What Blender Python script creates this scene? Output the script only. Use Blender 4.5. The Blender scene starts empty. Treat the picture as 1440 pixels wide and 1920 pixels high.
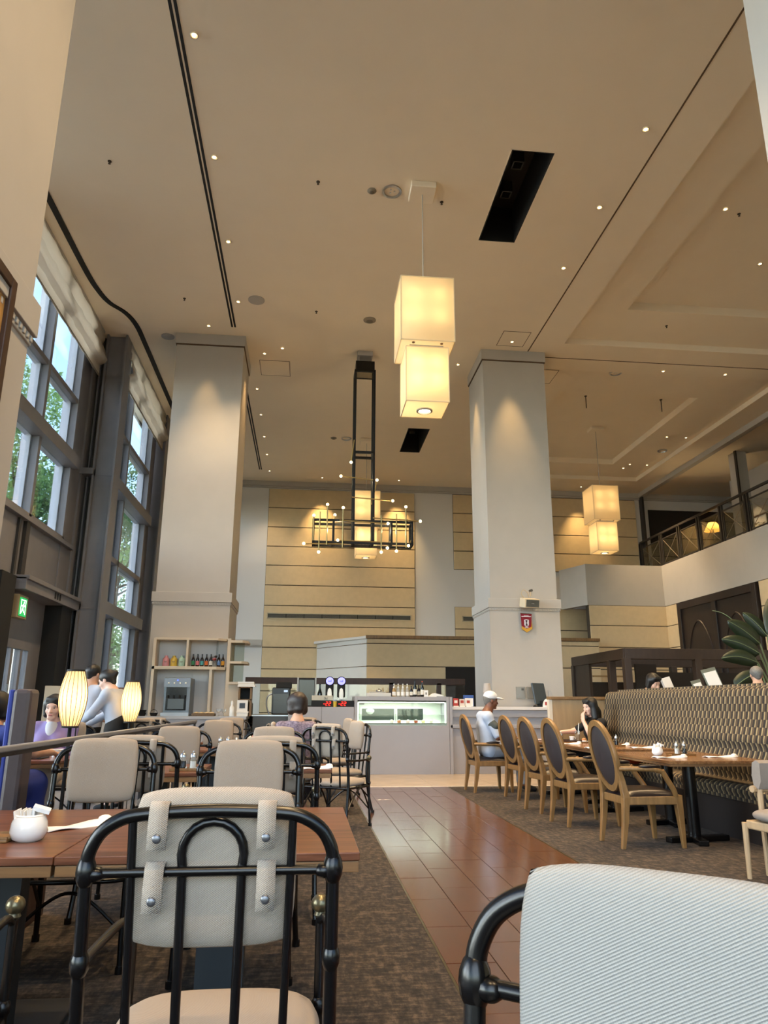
import bpy, bmesh, math, random
import numpy as np
from mathutils import Vector, Matrix
S = bpy.context.scene
COL = S.collection
PI = math.pi
random.seed(7)

# ---------------------------------------------------------------- camera
cd = bpy.data.cameras.new('camera'); cam = bpy.data.objects.new('camera', cd); COL.objects.link(cam)
cd.sensor_fit = 'VERTICAL'; cd.sensor_height = 36.0; cd.lens = 36.0*1368/1920; cd.clip_start = 0.02; cd.clip_end = 400
_d = Vector((-148, 362, 1368)).normalized()
_u = Vector((25, -5160, 1368)); _u = (_u-_d*_u.dot(_d)).normalized()
_r = _u.cross(_d)
if _r.x < 0: _r = -_r
M3 = Matrix((_r, _d, _u))                     # camera frame (x right, y down, z ahead) -> world
right, down, ahead = M3.col[0], M3.col[1], M3.col[2]
m = Matrix.Identity(4)
for i in range(3):
    m[i][0] = right[i]; m[i][1] = -down[i]; m[i][2] = -ahead[i]
m[2][3] = 1.2
cam.matrix_world = m
S.camera = cam

# ---------------------------------------------------------------- view, world, daylight
vs = S.view_settings
vs.view_transform = 'Standard'; vs.look = 'None'; vs.gamma = 1.0; vs.use_curve_mapping = False
vs.exposure = 1.04
S.cycles.use_denoising = True
S.cycles.adaptive_threshold = 0.09; S.cycles.adaptive_min_samples = 16
S.cycles.max_bounces = 7; S.cycles.diffuse_bounces = 4; S.cycles.glossy_bounces = 3
S.cycles.transparent_max_bounces = 10; S.cycles.transmission_bounces = 4
S.cycles.sample_clamp_indirect = 6.0
S.cycles.caustics_reflective = False; S.cycles.caustics_refractive = False

W = bpy.data.worlds.new('world'); S.world = W; W.use_nodes = True
nt = W.node_tree; nt.nodes.clear()
wo = nt.nodes.new('ShaderNodeOutputWorld'); bg = nt.nodes.new('ShaderNodeBackground')
sky = nt.nodes.new('ShaderNodeTexSky'); sky.sky_type = 'NISHITA'; sky.sun_disc = False
sky.sun_elevation = math.radians(48); sky.sun_rotation = math.radians(60); sky.air_density = 1.0; sky.dust_density = 0.4
bg.inputs[1].default_value = 0.41
nt.links.new(sky.outputs[0], bg.inputs[0]); nt.links.new(bg.outputs[0], wo.inputs[0])

def aim(ob, target):
    ob.rotation_euler = (Vector(target)-ob.location).to_track_quat('-Z', 'Y').to_euler()

# soft sun lamp added for extra skylight, entering through the window wall panes only
sl = bpy.data.lights.new('daylight', 'SUN'); sl.energy = 3.2; sl.angle = math.radians(48); sl.color = (1.0, 0.97, 0.93)
so = bpy.data.objects.new('daylight', sl); COL.objects.link(so); so.location = (-20, 1.5, 6.3); aim(so, (-4, 4.2, 3.6))
# second soft sun lamp added as skylight through the glazed rear
sr = bpy.data.lights.new('daylight_rear', 'SUN'); sr.energy = 1.25; sr.angle = math.radians(50); sr.color = (1.0, 0.98, 0.95)
sro = bpy.data.objects.new('daylight_rear', sr); COL.objects.link(sro); sro.location = (-3, -20, 12); aim(sro, (0, 0, 2))
# the sun itself stands over the roof and lights the trees
s2 = bpy.data.lights.new('sun', 'SUN'); s2.energy = 7.0; s2.angle = math.radians(1); s2.color = (1.0, 0.95, 0.86)
s2o = bpy.data.objects.new('sun', s2); COL.objects.link(s2o); s2o.location = (4, 25, 30); aim(s2o, (0.0, 0.0, 0.0))

WARM = (1.0, 0.69, 0.37)
def spot(parent, loc, target, energy, size=70, blend=0.6, color=WARM, radius=0.04):
    l = bpy.data.lights.new('bulb_light', 'SPOT'); l.energy = energy; l.spot_size = math.radians(size); l.spot_blend = blend
    l.color = color; l.shadow_soft_size = radius
    o = bpy.data.objects.new('bulb_light', l); COL.objects.link(o); o.location = loc; aim(o, target)
    if parent:
        mw = o.matrix_basis.copy(); o.parent = parent; o.matrix_parent_inverse = parent.matrix_basis.inverted()
    return o
def point(parent, loc, energy, color=WARM, radius=0.03):
    l = bpy.data.lights.new('bulb_light', 'POINT'); l.energy = energy; l.color = color; l.shadow_soft_size = radius
    o = bpy.data.objects.new('bulb_light', l); COL.objects.link(o); o.location = loc
    if parent: o.parent = parent
    return o

# ---------------------------------------------------------------- materials
def lin(h):
    h = h.lstrip('#'); c = [int(h[i:i+2], 16)/255 for i in (0, 2, 4)]
    return tuple((x/12.92 if x <= 0.04045 else ((x+0.055)/1.055)**2.4) for x in c)+(1.0,)
MATS = {}
def mat(name, col, rough=0.5, metal=0.0, var=0.0, vscale=8.0, bump=0.0, bscale=60.0, spec=0.5, coat=0.0, stretch=(1, 1, 1), emit=None, estr=0.0, alpha=1.0, trans=0.0, sheen=0.0, col2=None, detail=3.0):
    if name in MATS: return MATS[name]
    M = bpy.data.materials.new(name); M.use_nodes = True; n = M.node_tree; b = n.nodes['Principled BSDF']
    c = lin(col) if isinstance(col, str) else tuple(col)+(1.0,)*(4-len(col))
    b.inputs['Base Color'].default_value = c; b.inputs['Roughness'].default_value = rough; b.inputs['Metallic'].default_value = metal
    b.inputs['Specular IOR Level'].default_value = spec; b.inputs['Coat Weight'].default_value = coat; b.inputs['Coat Roughness'].default_value = 0.12
    b.inputs['Transmission Weight'].default_value = trans; b.inputs['Alpha'].default_value = alpha; b.inputs['Sheen Weight'].default_value = sheen
    if emit: b.inputs['Emission Color'].default_value = lin(emit) if isinstance(emit, str) else tuple(emit)+(1,); b.inputs['Emission Strength'].default_value = estr
    if var or bump or col2:
        tc = n.nodes.new('ShaderNodeTexCoord'); mp = n.nodes.new('ShaderNodeMapping'); mp.inputs['Scale'].default_value = stretch
        n.links.new(tc.outputs['Object'], mp.inputs[0])
    if var or col2:
        no = n.nodes.new('ShaderNodeTexNoise'); no.inputs['Scale'].default_value = vscale; no.inputs['Detail'].default_value = detail
        n.links.new(mp.outputs[0], no.inputs[0]); mx = n.nodes.new('ShaderNodeMix'); mx.data_type = 'RGBA'
        c2 = lin(col2) if col2 else tuple(max(0, x*(1-var)) for x in c[:3])+(1,)
        rp = n.nodes.new('ShaderNodeMapRange'); rp.inputs[1].default_value = 0.35; rp.inputs[2].default_value = 0.65
        n.links.new(no.outputs[0], rp.inputs[0]); n.links.new(rp.outputs[0], mx.inputs[0])
        mx.inputs[6].default_value = c; mx.inputs[7].default_value = c2
        n.links.new(mx.outputs[2], b.inputs['Base Color'])
    if bump:
        nb = n.nodes.new('ShaderNodeTexNoise'); nb.inputs['Scale'].default_value = bscale; nb.inputs['Detail'].default_value = 4
        n.links.new(mp.outputs[0], nb.inputs[0]); bp = n.nodes.new('ShaderNodeBump'); bp.inputs['Strength'].default_value = bump; bp.inputs['Distance'].default_value = 0.01
        n.links.new(nb.outputs[0], bp.inputs['Height']); n.links.new(bp.outputs[0], b.inputs['Normal'])
    MATS[name] = M; return M

def new_mat(name):
    M = bpy.data.materials.new(name); M.use_nodes = True; MATS[name] = M
    return M, M.node_tree, M.node_tree.nodes['Principled BSDF']
def N(nt, t, **kw):
    x = nt.nodes.new(t)
    for k, v in kw.items(): setattr(x, k, v)
    return x
def math_node(nt, op, a, b=None):
    x = nt.nodes.new('ShaderNodeMath'); x.operation = op
    for i, v in enumerate((a, b)):
        if v is None: continue
        if isinstance(v, (int, float)): x.inputs[i].default_value = v
        else: nt.links.new(v, x.inputs[i])
    return x.outputs[0]

def glass_mat(name, tint=(0.93, 0.97, 0.98), refl=0.06, rough=0.02):
    M = bpy.data.materials.new(name); M.use_nodes = True; n = M.node_tree; n.nodes.clear()
    o = N(n, 'ShaderNodeOutputMaterial'); t = N(n, 'ShaderNodeBsdfTransparent'); g = N(n, 'ShaderNodeBsdfGlossy'); mx = N(n, 'ShaderNodeMixShader')
    fr = N(n, 'ShaderNodeFresnel'); fr.inputs[0].default_value = 1.45
    t.inputs[0].default_value = tint+(1,); g.inputs['Roughness'].default_value = rough
    k = math_node(n, 'ADD', math_node(n, 'MULTIPLY', fr.outputs[0], 0.5), refl*0.2)
    n.links.new(k, mx.inputs[0]); n.links.new(t.outputs[0], mx.inputs[1]); n.links.new(g.outputs[0], mx.inputs[2]); n.links.new(mx.outputs[0], o.inputs[0])
    MATS[name] = M; return M
def translucent_mat(name, col, amount=0.75, rough=0.5):
    M = bpy.data.materials.new(name); M.use_nodes = True; n = M.node_tree; n.nodes.clear()
    o = N(n, 'ShaderNodeOutputMaterial'); t = N(n, 'ShaderNodeBsdfTranslucent'); d = N(n, 'ShaderNodeBsdfDiffuse'); mx = N(n, 'ShaderNodeMixShader')
    t.inputs[0].default_value = lin(col); d.inputs[0].default_value = lin(col); mx.inputs[0].default_value = amount
    n.links.new(d.outputs[0], mx.inputs[1]); n.links.new(t.outputs[0], mx.inputs[2]); n.links.new(mx.outputs[0], o.inputs[0])
    MATS[name] = M; return M

PAINT = mat('warm white paint', '#b2ada6', 0.7, var=0.03, vscale=3, bump=0.04, bscale=180)
WALL_LIT = mat('brightened back wall paint', '#d3d1cf', 0.7, bump=0.04, bscale=180)  # pillar paint made lighter to carry the window light on this wall
CEIL = mat('ceiling paint', '#f0e2cb', 0.85, var=0.02, vscale=2, bump=0.05, bscale=120)
TANP = mat('tan wall panel', '#d0ba95', 0.75, var=0.06, vscale=6, bump=0.05, bscale=150)
GROOVE = mat('dark groove', '#3a3026', 0.8)
STEEL = mat('grey painted steel', '#737278', 0.45, var=0.08, vscale=4)
STEELD = mat('dark bronze steel', '#2b2724', 0.5, var=0.1, vscale=5)
FRAME_LIT = mat('daylit window frame', '#b9bcc6', 0.4)  # pale outer frame, coloured for the daylight on the mullion sides
GLASS = glass_mat('window glass')
CGLASS = glass_mat('clear glass', (0.95, 0.97, 0.96), 0.1)
BLINDM = translucent_mat('roman blind fabric', '#d8d0c4', 0.5)
BLACK = mat('black lacquer metal', '#070708', 0.26, 0.0, spec=0.4)
MATBLK = mat('matt black', '#0a0a0a', 0.7)
DWOOD = mat('dark stained wood', '#3a2113', 0.5, var=0.35, vscale=5, stretch=(6, 6, 0.6))
LWOOD = mat('oak wood', '#86643a', 0.42, var=0.28, vscale=6, stretch=(5, 5, 0.8), bump=0.03)
SHELFW = mat('pale shelf wood', '#cfc2ae', 0.55, var=0.05, vscale=5)
CTR = mat('pale grey counter', '#9c9b9f', 0.4, var=0.03, vscale=3)
CHROME = mat('brushed steel', '#b9bcc0', 0.28, 1.0)
BRASS = mat('aged brass', '#6d6650', 0.3, 0.8)
WCER = mat('white porcelain', '#e9e9e6', 0.18, coat=0.5)
PAPER = mat('white paper', '#ecebe8', 0.8)
LEATH = mat('dark brown leather', '#1b1416', 0.3, var=0.15, vscale=20, bump=0.06, bscale=220)
SKIN = mat('skin', '#c99b80', 0.5, var=0.05, vscale=10)
SKIND = mat('tanned skin', '#6e4430', 0.45, var=0.08, vscale=10)
SKINP = mat('pale skin', '#d6ad99', 0.5, var=0.05, vscale=10)
HAIRB = mat('black hair', '#0d0b0b', 0.4, var=0.4, vscale=60, stretch=(4, 4, 0.3), bump=0.3, bscale=120)
HAIRN = mat('dark brown hair', '#22130e', 0.42, var=0.4, vscale=60, stretch=(4, 4, 0.3), bump=0.3, bscale=120)
HAIRG = mat('grey hair', '#77736d', 0.55, var=0.4, vscale=50, stretch=(4, 4, 0.4), bump=0.3, bscale=120)

# woven chair fabric: diagonal rib
def fabric(name, c1, c2, scale=210.0, strength=0.5, ang=32, cross=0.45):
    M, n, b = new_mat(name); tc = N(n, 'ShaderNodeTexCoord'); mp = N(n, 'ShaderNodeMapping'); mp.inputs['Rotation'].default_value = (0, math.radians(ang), 0)
    n.links.new(tc.outputs['Object'], mp.inputs[0])
    w = N(n, 'ShaderNodeTexWave'); w.bands_direction = 'Z'; w.inputs['Scale'].default_value = scale; w.inputs['Distortion'].default_value = 0.25; w.inputs['Detail'].default_value = 1.0; w.inputs['Detail Scale'].default_value = 3
    n.links.new(mp.outputs[0], w.inputs[0])
    w2 = N(n, 'ShaderNodeTexWave'); w2.bands_direction = 'X'; w2.inputs['Scale'].default_value = scale*1.2; n.links.new(mp.outputs[0], w2.inputs[0])
    h = math_node(n, 'ADD', w.outputs['Fac'], math_node(n, 'MULTIPLY', w2.outputs['Fac'], cross))
    mx = N(n, 'ShaderNodeMix', data_type='RGBA'); mx.inputs[6].default_value = lin(c1); mx.inputs[7].default_value = lin(c2)
    n.links.new(math_node(n, 'MULTIPLY', h, 0.7), mx.inputs[0]); n.links.new(mx.outputs[2], b.inputs['Base Color'])
    bp = N(n, 'ShaderNodeBump'); bp.inputs['Strength'].default_value = strength; bp.inputs['Distance'].default_value = 0.002
    n.links.new(h, bp.inputs['Height']); n.links.new(bp.outputs[0], b.inputs['Normal'])
    b.inputs['Roughness'].default_value = 0.9; b.inputs['Sheen Weight'].default_value = 0.15
    return M
FAB = fabric('beige woven fabric', '#84776a', '#afa292', 95)
FABG = fabric('pale grey ribbed fabric', '#7e7e7a', '#a2a19c', 100, 0.7, -28, 0.2)
BROWNF = mat('brown grey fabric', '#6b5f55', 0.9, var=0.12, vscale=90)

def wood_top(name, c1, c2, rough=0.22, axis=0):
    M, n, b = new_mat(name); tc = N(n, 'ShaderNodeTexCoord'); mp = N(n, 'ShaderNodeMapping')
    sc = [30, 30, 30]; sc[axis] = 1.6; mp.inputs['Scale'].default_value = sc
    n.links.new(tc.outputs['Object'], mp.inputs[0])
    no = N(n, 'ShaderNodeTexNoise'); no.inputs['Scale'].default_value = 1.0; no.inputs['Detail'].default_value = 5; no.inputs['Roughness'].default_value = 0.6
    n.links.new(mp.outputs[0], no.inputs[0]); rp = N(n, 'ShaderNodeValToRGB')
    rp.color_ramp.elements[0].position = 0.35; rp.color_ramp.elements[0].color = lin(c1); rp.color_ramp.elements[1].position = 0.62; rp.color_ramp.elements[1].color = lin(c2)
    n.links.new(no.outputs[0], rp.inputs[0]); n.links.new(rp.outputs[0], b.inputs['Base Color'])
    b.inputs['Roughness'].default_value = rough; b.inputs['Specular IOR Level'].default_value = 0.28
    return M
TOPW = wood_top('reddish wood table laminate', '#4c2c1e', '#7a4e37', 0.3)
TOPW2 = wood_top('brown wood table laminate', '#6b4a30', '#8d6844', 0.2, axis=1)
EDGE = wood_top('table edge wood', '#6a4d34', '#83623f', 0.4)

def carpet_mat():
    M, n, b = new_mat('brown flecked carpet'); tc = N(n, 'ShaderNodeTexCoord'); out = None
    mp = N(n, 'ShaderNodeMapping'); mp.inputs['Scale'].default_value = (26, 9, 26); n.links.new(tc.outputs['Object'], mp.inputs[0])
    mp2 = N(n, 'ShaderNodeMapping'); mp2.inputs['Scale'].default_value = (9, 34, 26); n.links.new(tc.outputs['Object'], mp2.inputs[0])
    a = N(n, 'ShaderNodeTexNoise'); a.inputs['Scale'].default_value = 1; a.inputs['Detail'].default_value = 6; a.inputs['Roughness'].default_value = 0.75; n.links.new(mp.outputs[0], a.inputs[0])
    c = N(n, 'ShaderNodeTexNoise'); c.inputs['Scale'].default_value = 1; c.inputs['Detail'].default_value = 6; c.inputs['Roughness'].default_value = 0.75; n.links.new(mp2.outputs[0], c.inputs[0])
    s = math_node(n, 'MULTIPLY', math_node(n, 'ADD', a.outputs[0], c.outputs[0]), 0.5)
    rp = N(n, 'ShaderNodeValToRGB'); e = rp.color_ramp.elements; e[0].position = 0.42; e[0].color = lin('#151210'); e[1].position = 0.6; e[1].color = lin('#5b4e42')
    e2 = rp.color_ramp.elements.new(0.5); e2.color = lin('#302923')
    n.links.new(s, rp.inputs[0]); n.links.new(rp.outputs[0], b.inputs['Base Color']); b.inputs['Roughness'].default_value = 0.95
    bp = N(n, 'ShaderNodeBump'); bp.inputs['Strength'].default_value = 0.6; bp.inputs['Distance'].default_value = 0.006; n.links.new(s, bp.inputs['Height']); n.links.new(bp.outputs[0], b.inputs['Normal'])
    return M
CARPET = carpet_mat()
TILE = mat('glossy brown floor tile', '#5b3a28', 0.2, var=0.3, vscale=3, stretch=(3, 0.7, 1), bump=0.05, bscale=14, coat=0.3)
MARBLE = mat('pale marble', '#b5a48d', 0.22, var=0.14, vscale=3, stretch=(1, 2, 1))
GREYFL = mat('grey plank floor', '#7c7f86', 0.35, var=0.12, vscale=4, stretch=(4, 0.6, 1))

def banquette_mat():
    M, n, b = new_mat('striped banquette upholstery'); uv = N(n, 'ShaderNodeUVMap'); sp = N(n, 'ShaderNodeSeparateXYZ'); n.links.new(uv.outputs[0], sp.inputs[0])
    row = math_node(n, 'FLOOR', math_node(n, 'DIVIDE', sp.outputs[1], 0.08))
    odd = math_node(n, 'MODULO', row, 2.0)
    r3 = math_node(n, 'FRACT', math_node(n, 'MULTIPLY', row, 0.37))
    u = math_node(n, 'ADD', math_node(n, 'DIVIDE', sp.outputs[0], 0.092), math_node(n, 'MULTIPLY', odd, 0.5))
    fr = math_node(n, 'FRACT', u)
    rp = N(n, 'ShaderNodeValToRGB'); rp.color_ramp.interpolation = 'CONSTANT'; e = rp.color_ramp.elements
    e[0].position = 0; e[0].color = lin('#94825f'); e[1].position = 0.24; e[1].color = lin('#26211e')
    for p, c in ((0.55, '#373029'), (0.70, '#5c4a33'), (0.86, '#3f362d')):
        x = e.new(p); x.color = lin(c)
    n.links.new(fr, rp.inputs[0])
    mx = N(n, 'ShaderNodeMix', data_type='RGBA', blend_type='MULTIPLY'); mx.inputs[0].default_value = 1.0
    n.links.new(rp.outputs[0], mx.inputs[6])
    g = math_node(n, 'ADD', math_node(n, 'MULTIPLY', r3, 0.3), 0.8); cb = N(n, 'ShaderNodeCombineXYZ')
    for i in range(3): n.links.new(g, cb.inputs[i])
    n.links.new(cb.outputs[0], mx.inputs[7]); n.links.new(mx.outputs[2], b.inputs['Base Color']); b.inputs['Roughness'].default_value = 0.9
    return M
BANQ = banquette_mat()
# ---------------------------------------------------------------- mesh helpers
def tag(o, label=None, cat=None, group=None, kind=None):
    if label: o['label'] = label
    if cat: o['category'] = cat
    if group: o['group'] = group
    if kind: o['kind'] = kind
    return o
def empty(name, loc=(0, 0, 0), rz=0.0, label=None, cat=None, group=None):
    o = bpy.data.objects.new(name, None); COL.objects.link(o); o.empty_display_size = 0.1
    o.location = loc; o.rotation_euler = (0, 0, rz); tag(o, label, cat, group); return o
def link(name, me, mt=None, parent=None, loc=None, rot=None):
    o = bpy.data.objects.new(name, me); COL.objects.link(o)
    if mt and not me.materials: me.materials.append(mt)
    if parent: o.parent = parent
    if loc is not None: o.location = loc
    if rot is not None: o.rotation_euler = rot
    return o
def copy_tree(o, parent=None):
    c = o.copy(); COL.objects.link(c)
    if parent: c.parent = parent
    for ch in list(o.children): copy_tree(ch, c)
    return c

class MB:
    def __init__(s): s.v = []; s.f = []; s.uv = None
    def add(s, vs, fs):
        b = len(s.v); s.v += [tuple(p) for p in vs]; s.f += [tuple(b+i for i in f) for f in fs]; return s
    def box(s, x0, x1, y0, y1, z0, z1, R=None, c=None):
        P = [(x0, y0, z0), (x1, y0, z0), (x1, y1, z0), (x0, y1, z0), (x0, y0, z1), (x1, y0, z1), (x1, y1, z1), (x0, y1, z1)]
        if R is not None:
            c = Vector(c if c else ((x0+x1)/2, (y0+y1)/2, (z0+z1)/2)); P = [tuple(R @ (Vector(p)-c)+c) for p in P]
        return s.add(P, [(0, 3, 2, 1), (4, 5, 6, 7), (0, 1, 5, 4), (1, 2, 6, 5), (2, 3, 7, 6), (3, 0, 4, 7)])
    def bar(s, a, b, w, h=None, up=(0, 0, 1)):
        h = h or w; a = Vector(a); b = Vector(b); d = (b-a).normalized(); u = Vector(up)
        if abs(d.dot(u)) > 0.95: u = Vector((1, 0, 0))
        r = d.cross(u).normalized(); u = r.cross(d).normalized(); P = []
        for p in (a, b):
            for sx, sy in ((-1, -1), (1, -1), (1, 1), (-1, 1)): P.append(p+r*sx*w/2+u*sy*h/2)
        return s.add(P, [(0, 1, 2, 3), (7, 6, 5, 4), (0, 4, 5, 1), (1, 5, 6, 2), (2, 6, 7, 3), (3, 7, 4, 0)])
    def tube(s, pts, r, n=10, closed=False, cap=True):
        pts = [Vector(p) for p in pts]; L = len(pts); R = r if isinstance(r, (list, tuple)) else [r]*L
        t0 = (pts[1]-pts[0]).normalized(); a = Vector((0, 0, 1))
        if abs(t0.dot(a)) > 0.9: a = Vector((1, 0, 0))
        u = t0.cross(a).normalized(); vs = []
        for i, p in enumerate(pts):
            if closed: t = (pts[(i+1) % L]-pts[i-1]).normalized()
            else: t = (pts[min(i+1, L-1)]-pts[max(i-1, 0)]).normalized()
            u = (u-t*u.dot(t)).normalized(); w = t.cross(u)
            for k in range(n):
                an = 2*PI*k/n; vs.append(p+(u*math.cos(an)+w*math.sin(an))*R[i])
        fs = []
        for i in range(L if closed else L-1):
            j = (i+1) % L
            for k in range(n):
                q = (k+1) % n; fs.append((i*n+k, i*n+q, j*n+q, j*n+k))
        if cap and not closed: fs.append(tuple(range(n-1, -1, -1))); fs.append(tuple((L-1)*n+k for k in range(n)))
        return s.add(vs, fs)
    def cyl(s, c, r, z0, z1, n=24, r2=None):
        return s.tube([(c[0], c[1], z0), (c[0], c[1], z1)], [r, r if r2 is None else r2], n)
    def lathe(s, prof, c=(0, 0, 0), n=24, cap=True):
        vs = []; L = len(prof)
        for r, z in prof:
            for k in range(n):
                a = 2*PI*k/n; vs.append((c[0]+r*math.cos(a), c[1]+r*math.sin(a), c[2]+z))
        fs = [(i*n+k, i*n+(k+1) % n, (i+1)*n+(k+1) % n, (i+1)*n+k) for i in range(L-1) for k in range(n)]
        if cap: fs.append(tuple(range(n-1, -1, -1))); fs.append(tuple((L-1)*n+k for k in range(n)))
        return s.add(vs, fs)
    def ball(s, c, r, n=14, m=9):
        rx, ry, rz = r if isinstance(r, (tuple, list)) else (r, r, r); vs = [(c[0], c[1], c[2]-rz)]
        for i in range(1, m):
            t = PI*i/m
            for k in range(n):
                a = 2*PI*k/n; vs.append((c[0]+rx*math.sin(t)*math.cos(a), c[1]+ry*math.sin(t)*math.sin(a), c[2]-rz*math.cos(t)))
        vs.append((c[0], c[1], c[2]+rz)); T = len(vs)-1
        fs = [(0, 1+(k+1) % n, 1+k) for k in range(n)]
        for i in range(m-2):
            for k in range(n):
                q = (k+1) % n; fs.append((1+i*n+k, 1+i*n+q, 1+(i+1)*n+q, 1+(i+1)*n+k))
        b = 1+(m-2)*n; fs += [(b+k, b+(k+1) % n, T) for k in range(n)]
        return s.add(vs, fs)
    def prism(s, poly, z0, z1, ax='z'):
        n = len(poly)
        def P(a, b, c): return (a, b, c) if ax == 'z' else ((a, c, b) if ax == 'y' else (c, a, b))
        vs = [P(a, b, z0) for a, b in poly]+[P(a, b, z1) for a, b in poly]
        fs = [tuple(range(n-1, -1, -1)), tuple(range(n, 2*n))]+[(i, (i+1) % n, n+(i+1) % n, n+i) for i in range(n)]
        return s.add(vs, fs)
    def build(s, name, mt, parent=None, smooth=False, bevel=0.0, loc=None, rot=None, fix=True, seg=2):
        me = bpy.data.meshes.new(name); me.from_pydata(s.v, [], s.f)
        if fix:
            bm = bmesh.new(); bm.from_mesh(me); bmesh.ops.recalc_face_normals(bm, faces=bm.faces); bm.to_mesh(me); bm.free()
        me.materials.append(mt)
        if smooth:
            for p in me.polygons: p.use_smooth = True
            me.set_sharp_from_angle(angle=math.radians(40))
        me.update(); o = link(name, me, None, parent, loc, rot)
        if bevel:
            bv = o.modifiers.new('bevel', 'BEVEL'); bv.width = bevel; bv.segments = seg; bv.limit_method = 'ANGLE'; bv.angle_limit = math.radians(35)
        return o
def B(name, mt, parent, *boxes, bevel=0.0, loc=None, rot=None):
    b = MB()
    for x in boxes: b.box(*x)
    return b.build(name, mt, parent, bevel=bevel, loc=loc, rot=rot)
def struct(o): o['kind'] = 'structure'; return o

def bez(p, n=8):
    """smooth curve through control points (Catmull-Rom)"""
    p = [Vector(q) for q in p]; P = [p[0]*2-p[1]]+p+[p[-1]*2-p[-2]]; out = []
    for i in range(1, len(P)-2):
        for k in range(n):
            t = k/n; a, b, c, d = P[i-1], P[i], P[i+1], P[i+2]
            out.append(0.5*((2*b)+(c-a)*t+(2*a-5*b+4*c-d)*t*t+(3*b-a-3*c+d)*t**3))
    out.append(p[-1]); return out

def pillow(name, mt, parent, w, h, t, loc=(0, 0, 0), rot=(0, 0, 0), bulge=0.5, pinch=0.12, n=14, corner=0.18):
    """padded cushion standing in the local xz plane, thickness along y"""
    b = MB(); G = []
    for side in (1, -1):
        for i in range(n+1):
            for j in range(n+1):
                u = -1+2*i/n; v = -1+2*j/n
                uu = math.copysign(1-(1-abs(u))**1.5, u); vv = math.copysign(1-(1-abs(v))**1.5, v)
                e = max(0.0, (1-abs(uu)**5)*(1-abs(vv)**5))**0.4
                rx = w/2*uu*(1-pinch*corner*(vv**4)); rz = h/2*vv*(1-pinch*corner*(uu**4))
                y = side*t/2*e*(1-bulge*0.25*(uu*uu+vv*vv))
                b.v.append((rx, y, rz))
    K = (n+1)*(n+1)
    for sd in range(2):
        for i in range(n):
            for j in range(n):
                a = sd*K+i*(n+1)+j; f = (a, a+n+1, a+n+2, a+1)
                b.f.append(f if sd == 1 else f[::-1])
    me = bpy.data.meshes.new(name); me.from_pydata(b.v, [], b.f); bm = bmesh.new(); bm.from_mesh(me)
    bmesh.ops.remove_doubles(bm, verts=bm.verts, dist=1e-4); bmesh.ops.recalc_face_normals(bm, faces=bm.faces); bm.to_mesh(me); bm.free()
    for p in me.polygons: p.use_smooth = True
    me.materials.append(mt); return link(name, me, None, parent, loc, rot)

def text_mesh(name, s, size, mt, parent, loc, rot, depth=0.001, align='CENTER'):
    cu = bpy.data.curves.new(name, 'FONT'); cu.body = s; cu.size = size; cu.extrude = depth; cu.align_x = align; cu.align_y = 'CENTER'
    o = bpy.data.objects.new(name, cu); COL.objects.link(o); dg = bpy.context.evaluated_depsgraph_get()
    me = bpy.data.meshes.new_from_object(o.evaluated_get(dg)); bpy.data.objects.remove(o); bpy.data.curves.remove(cu)
    me.materials.clear(); me.materials.append(mt)
    return link(name, me, None, parent, loc, rot)

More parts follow.
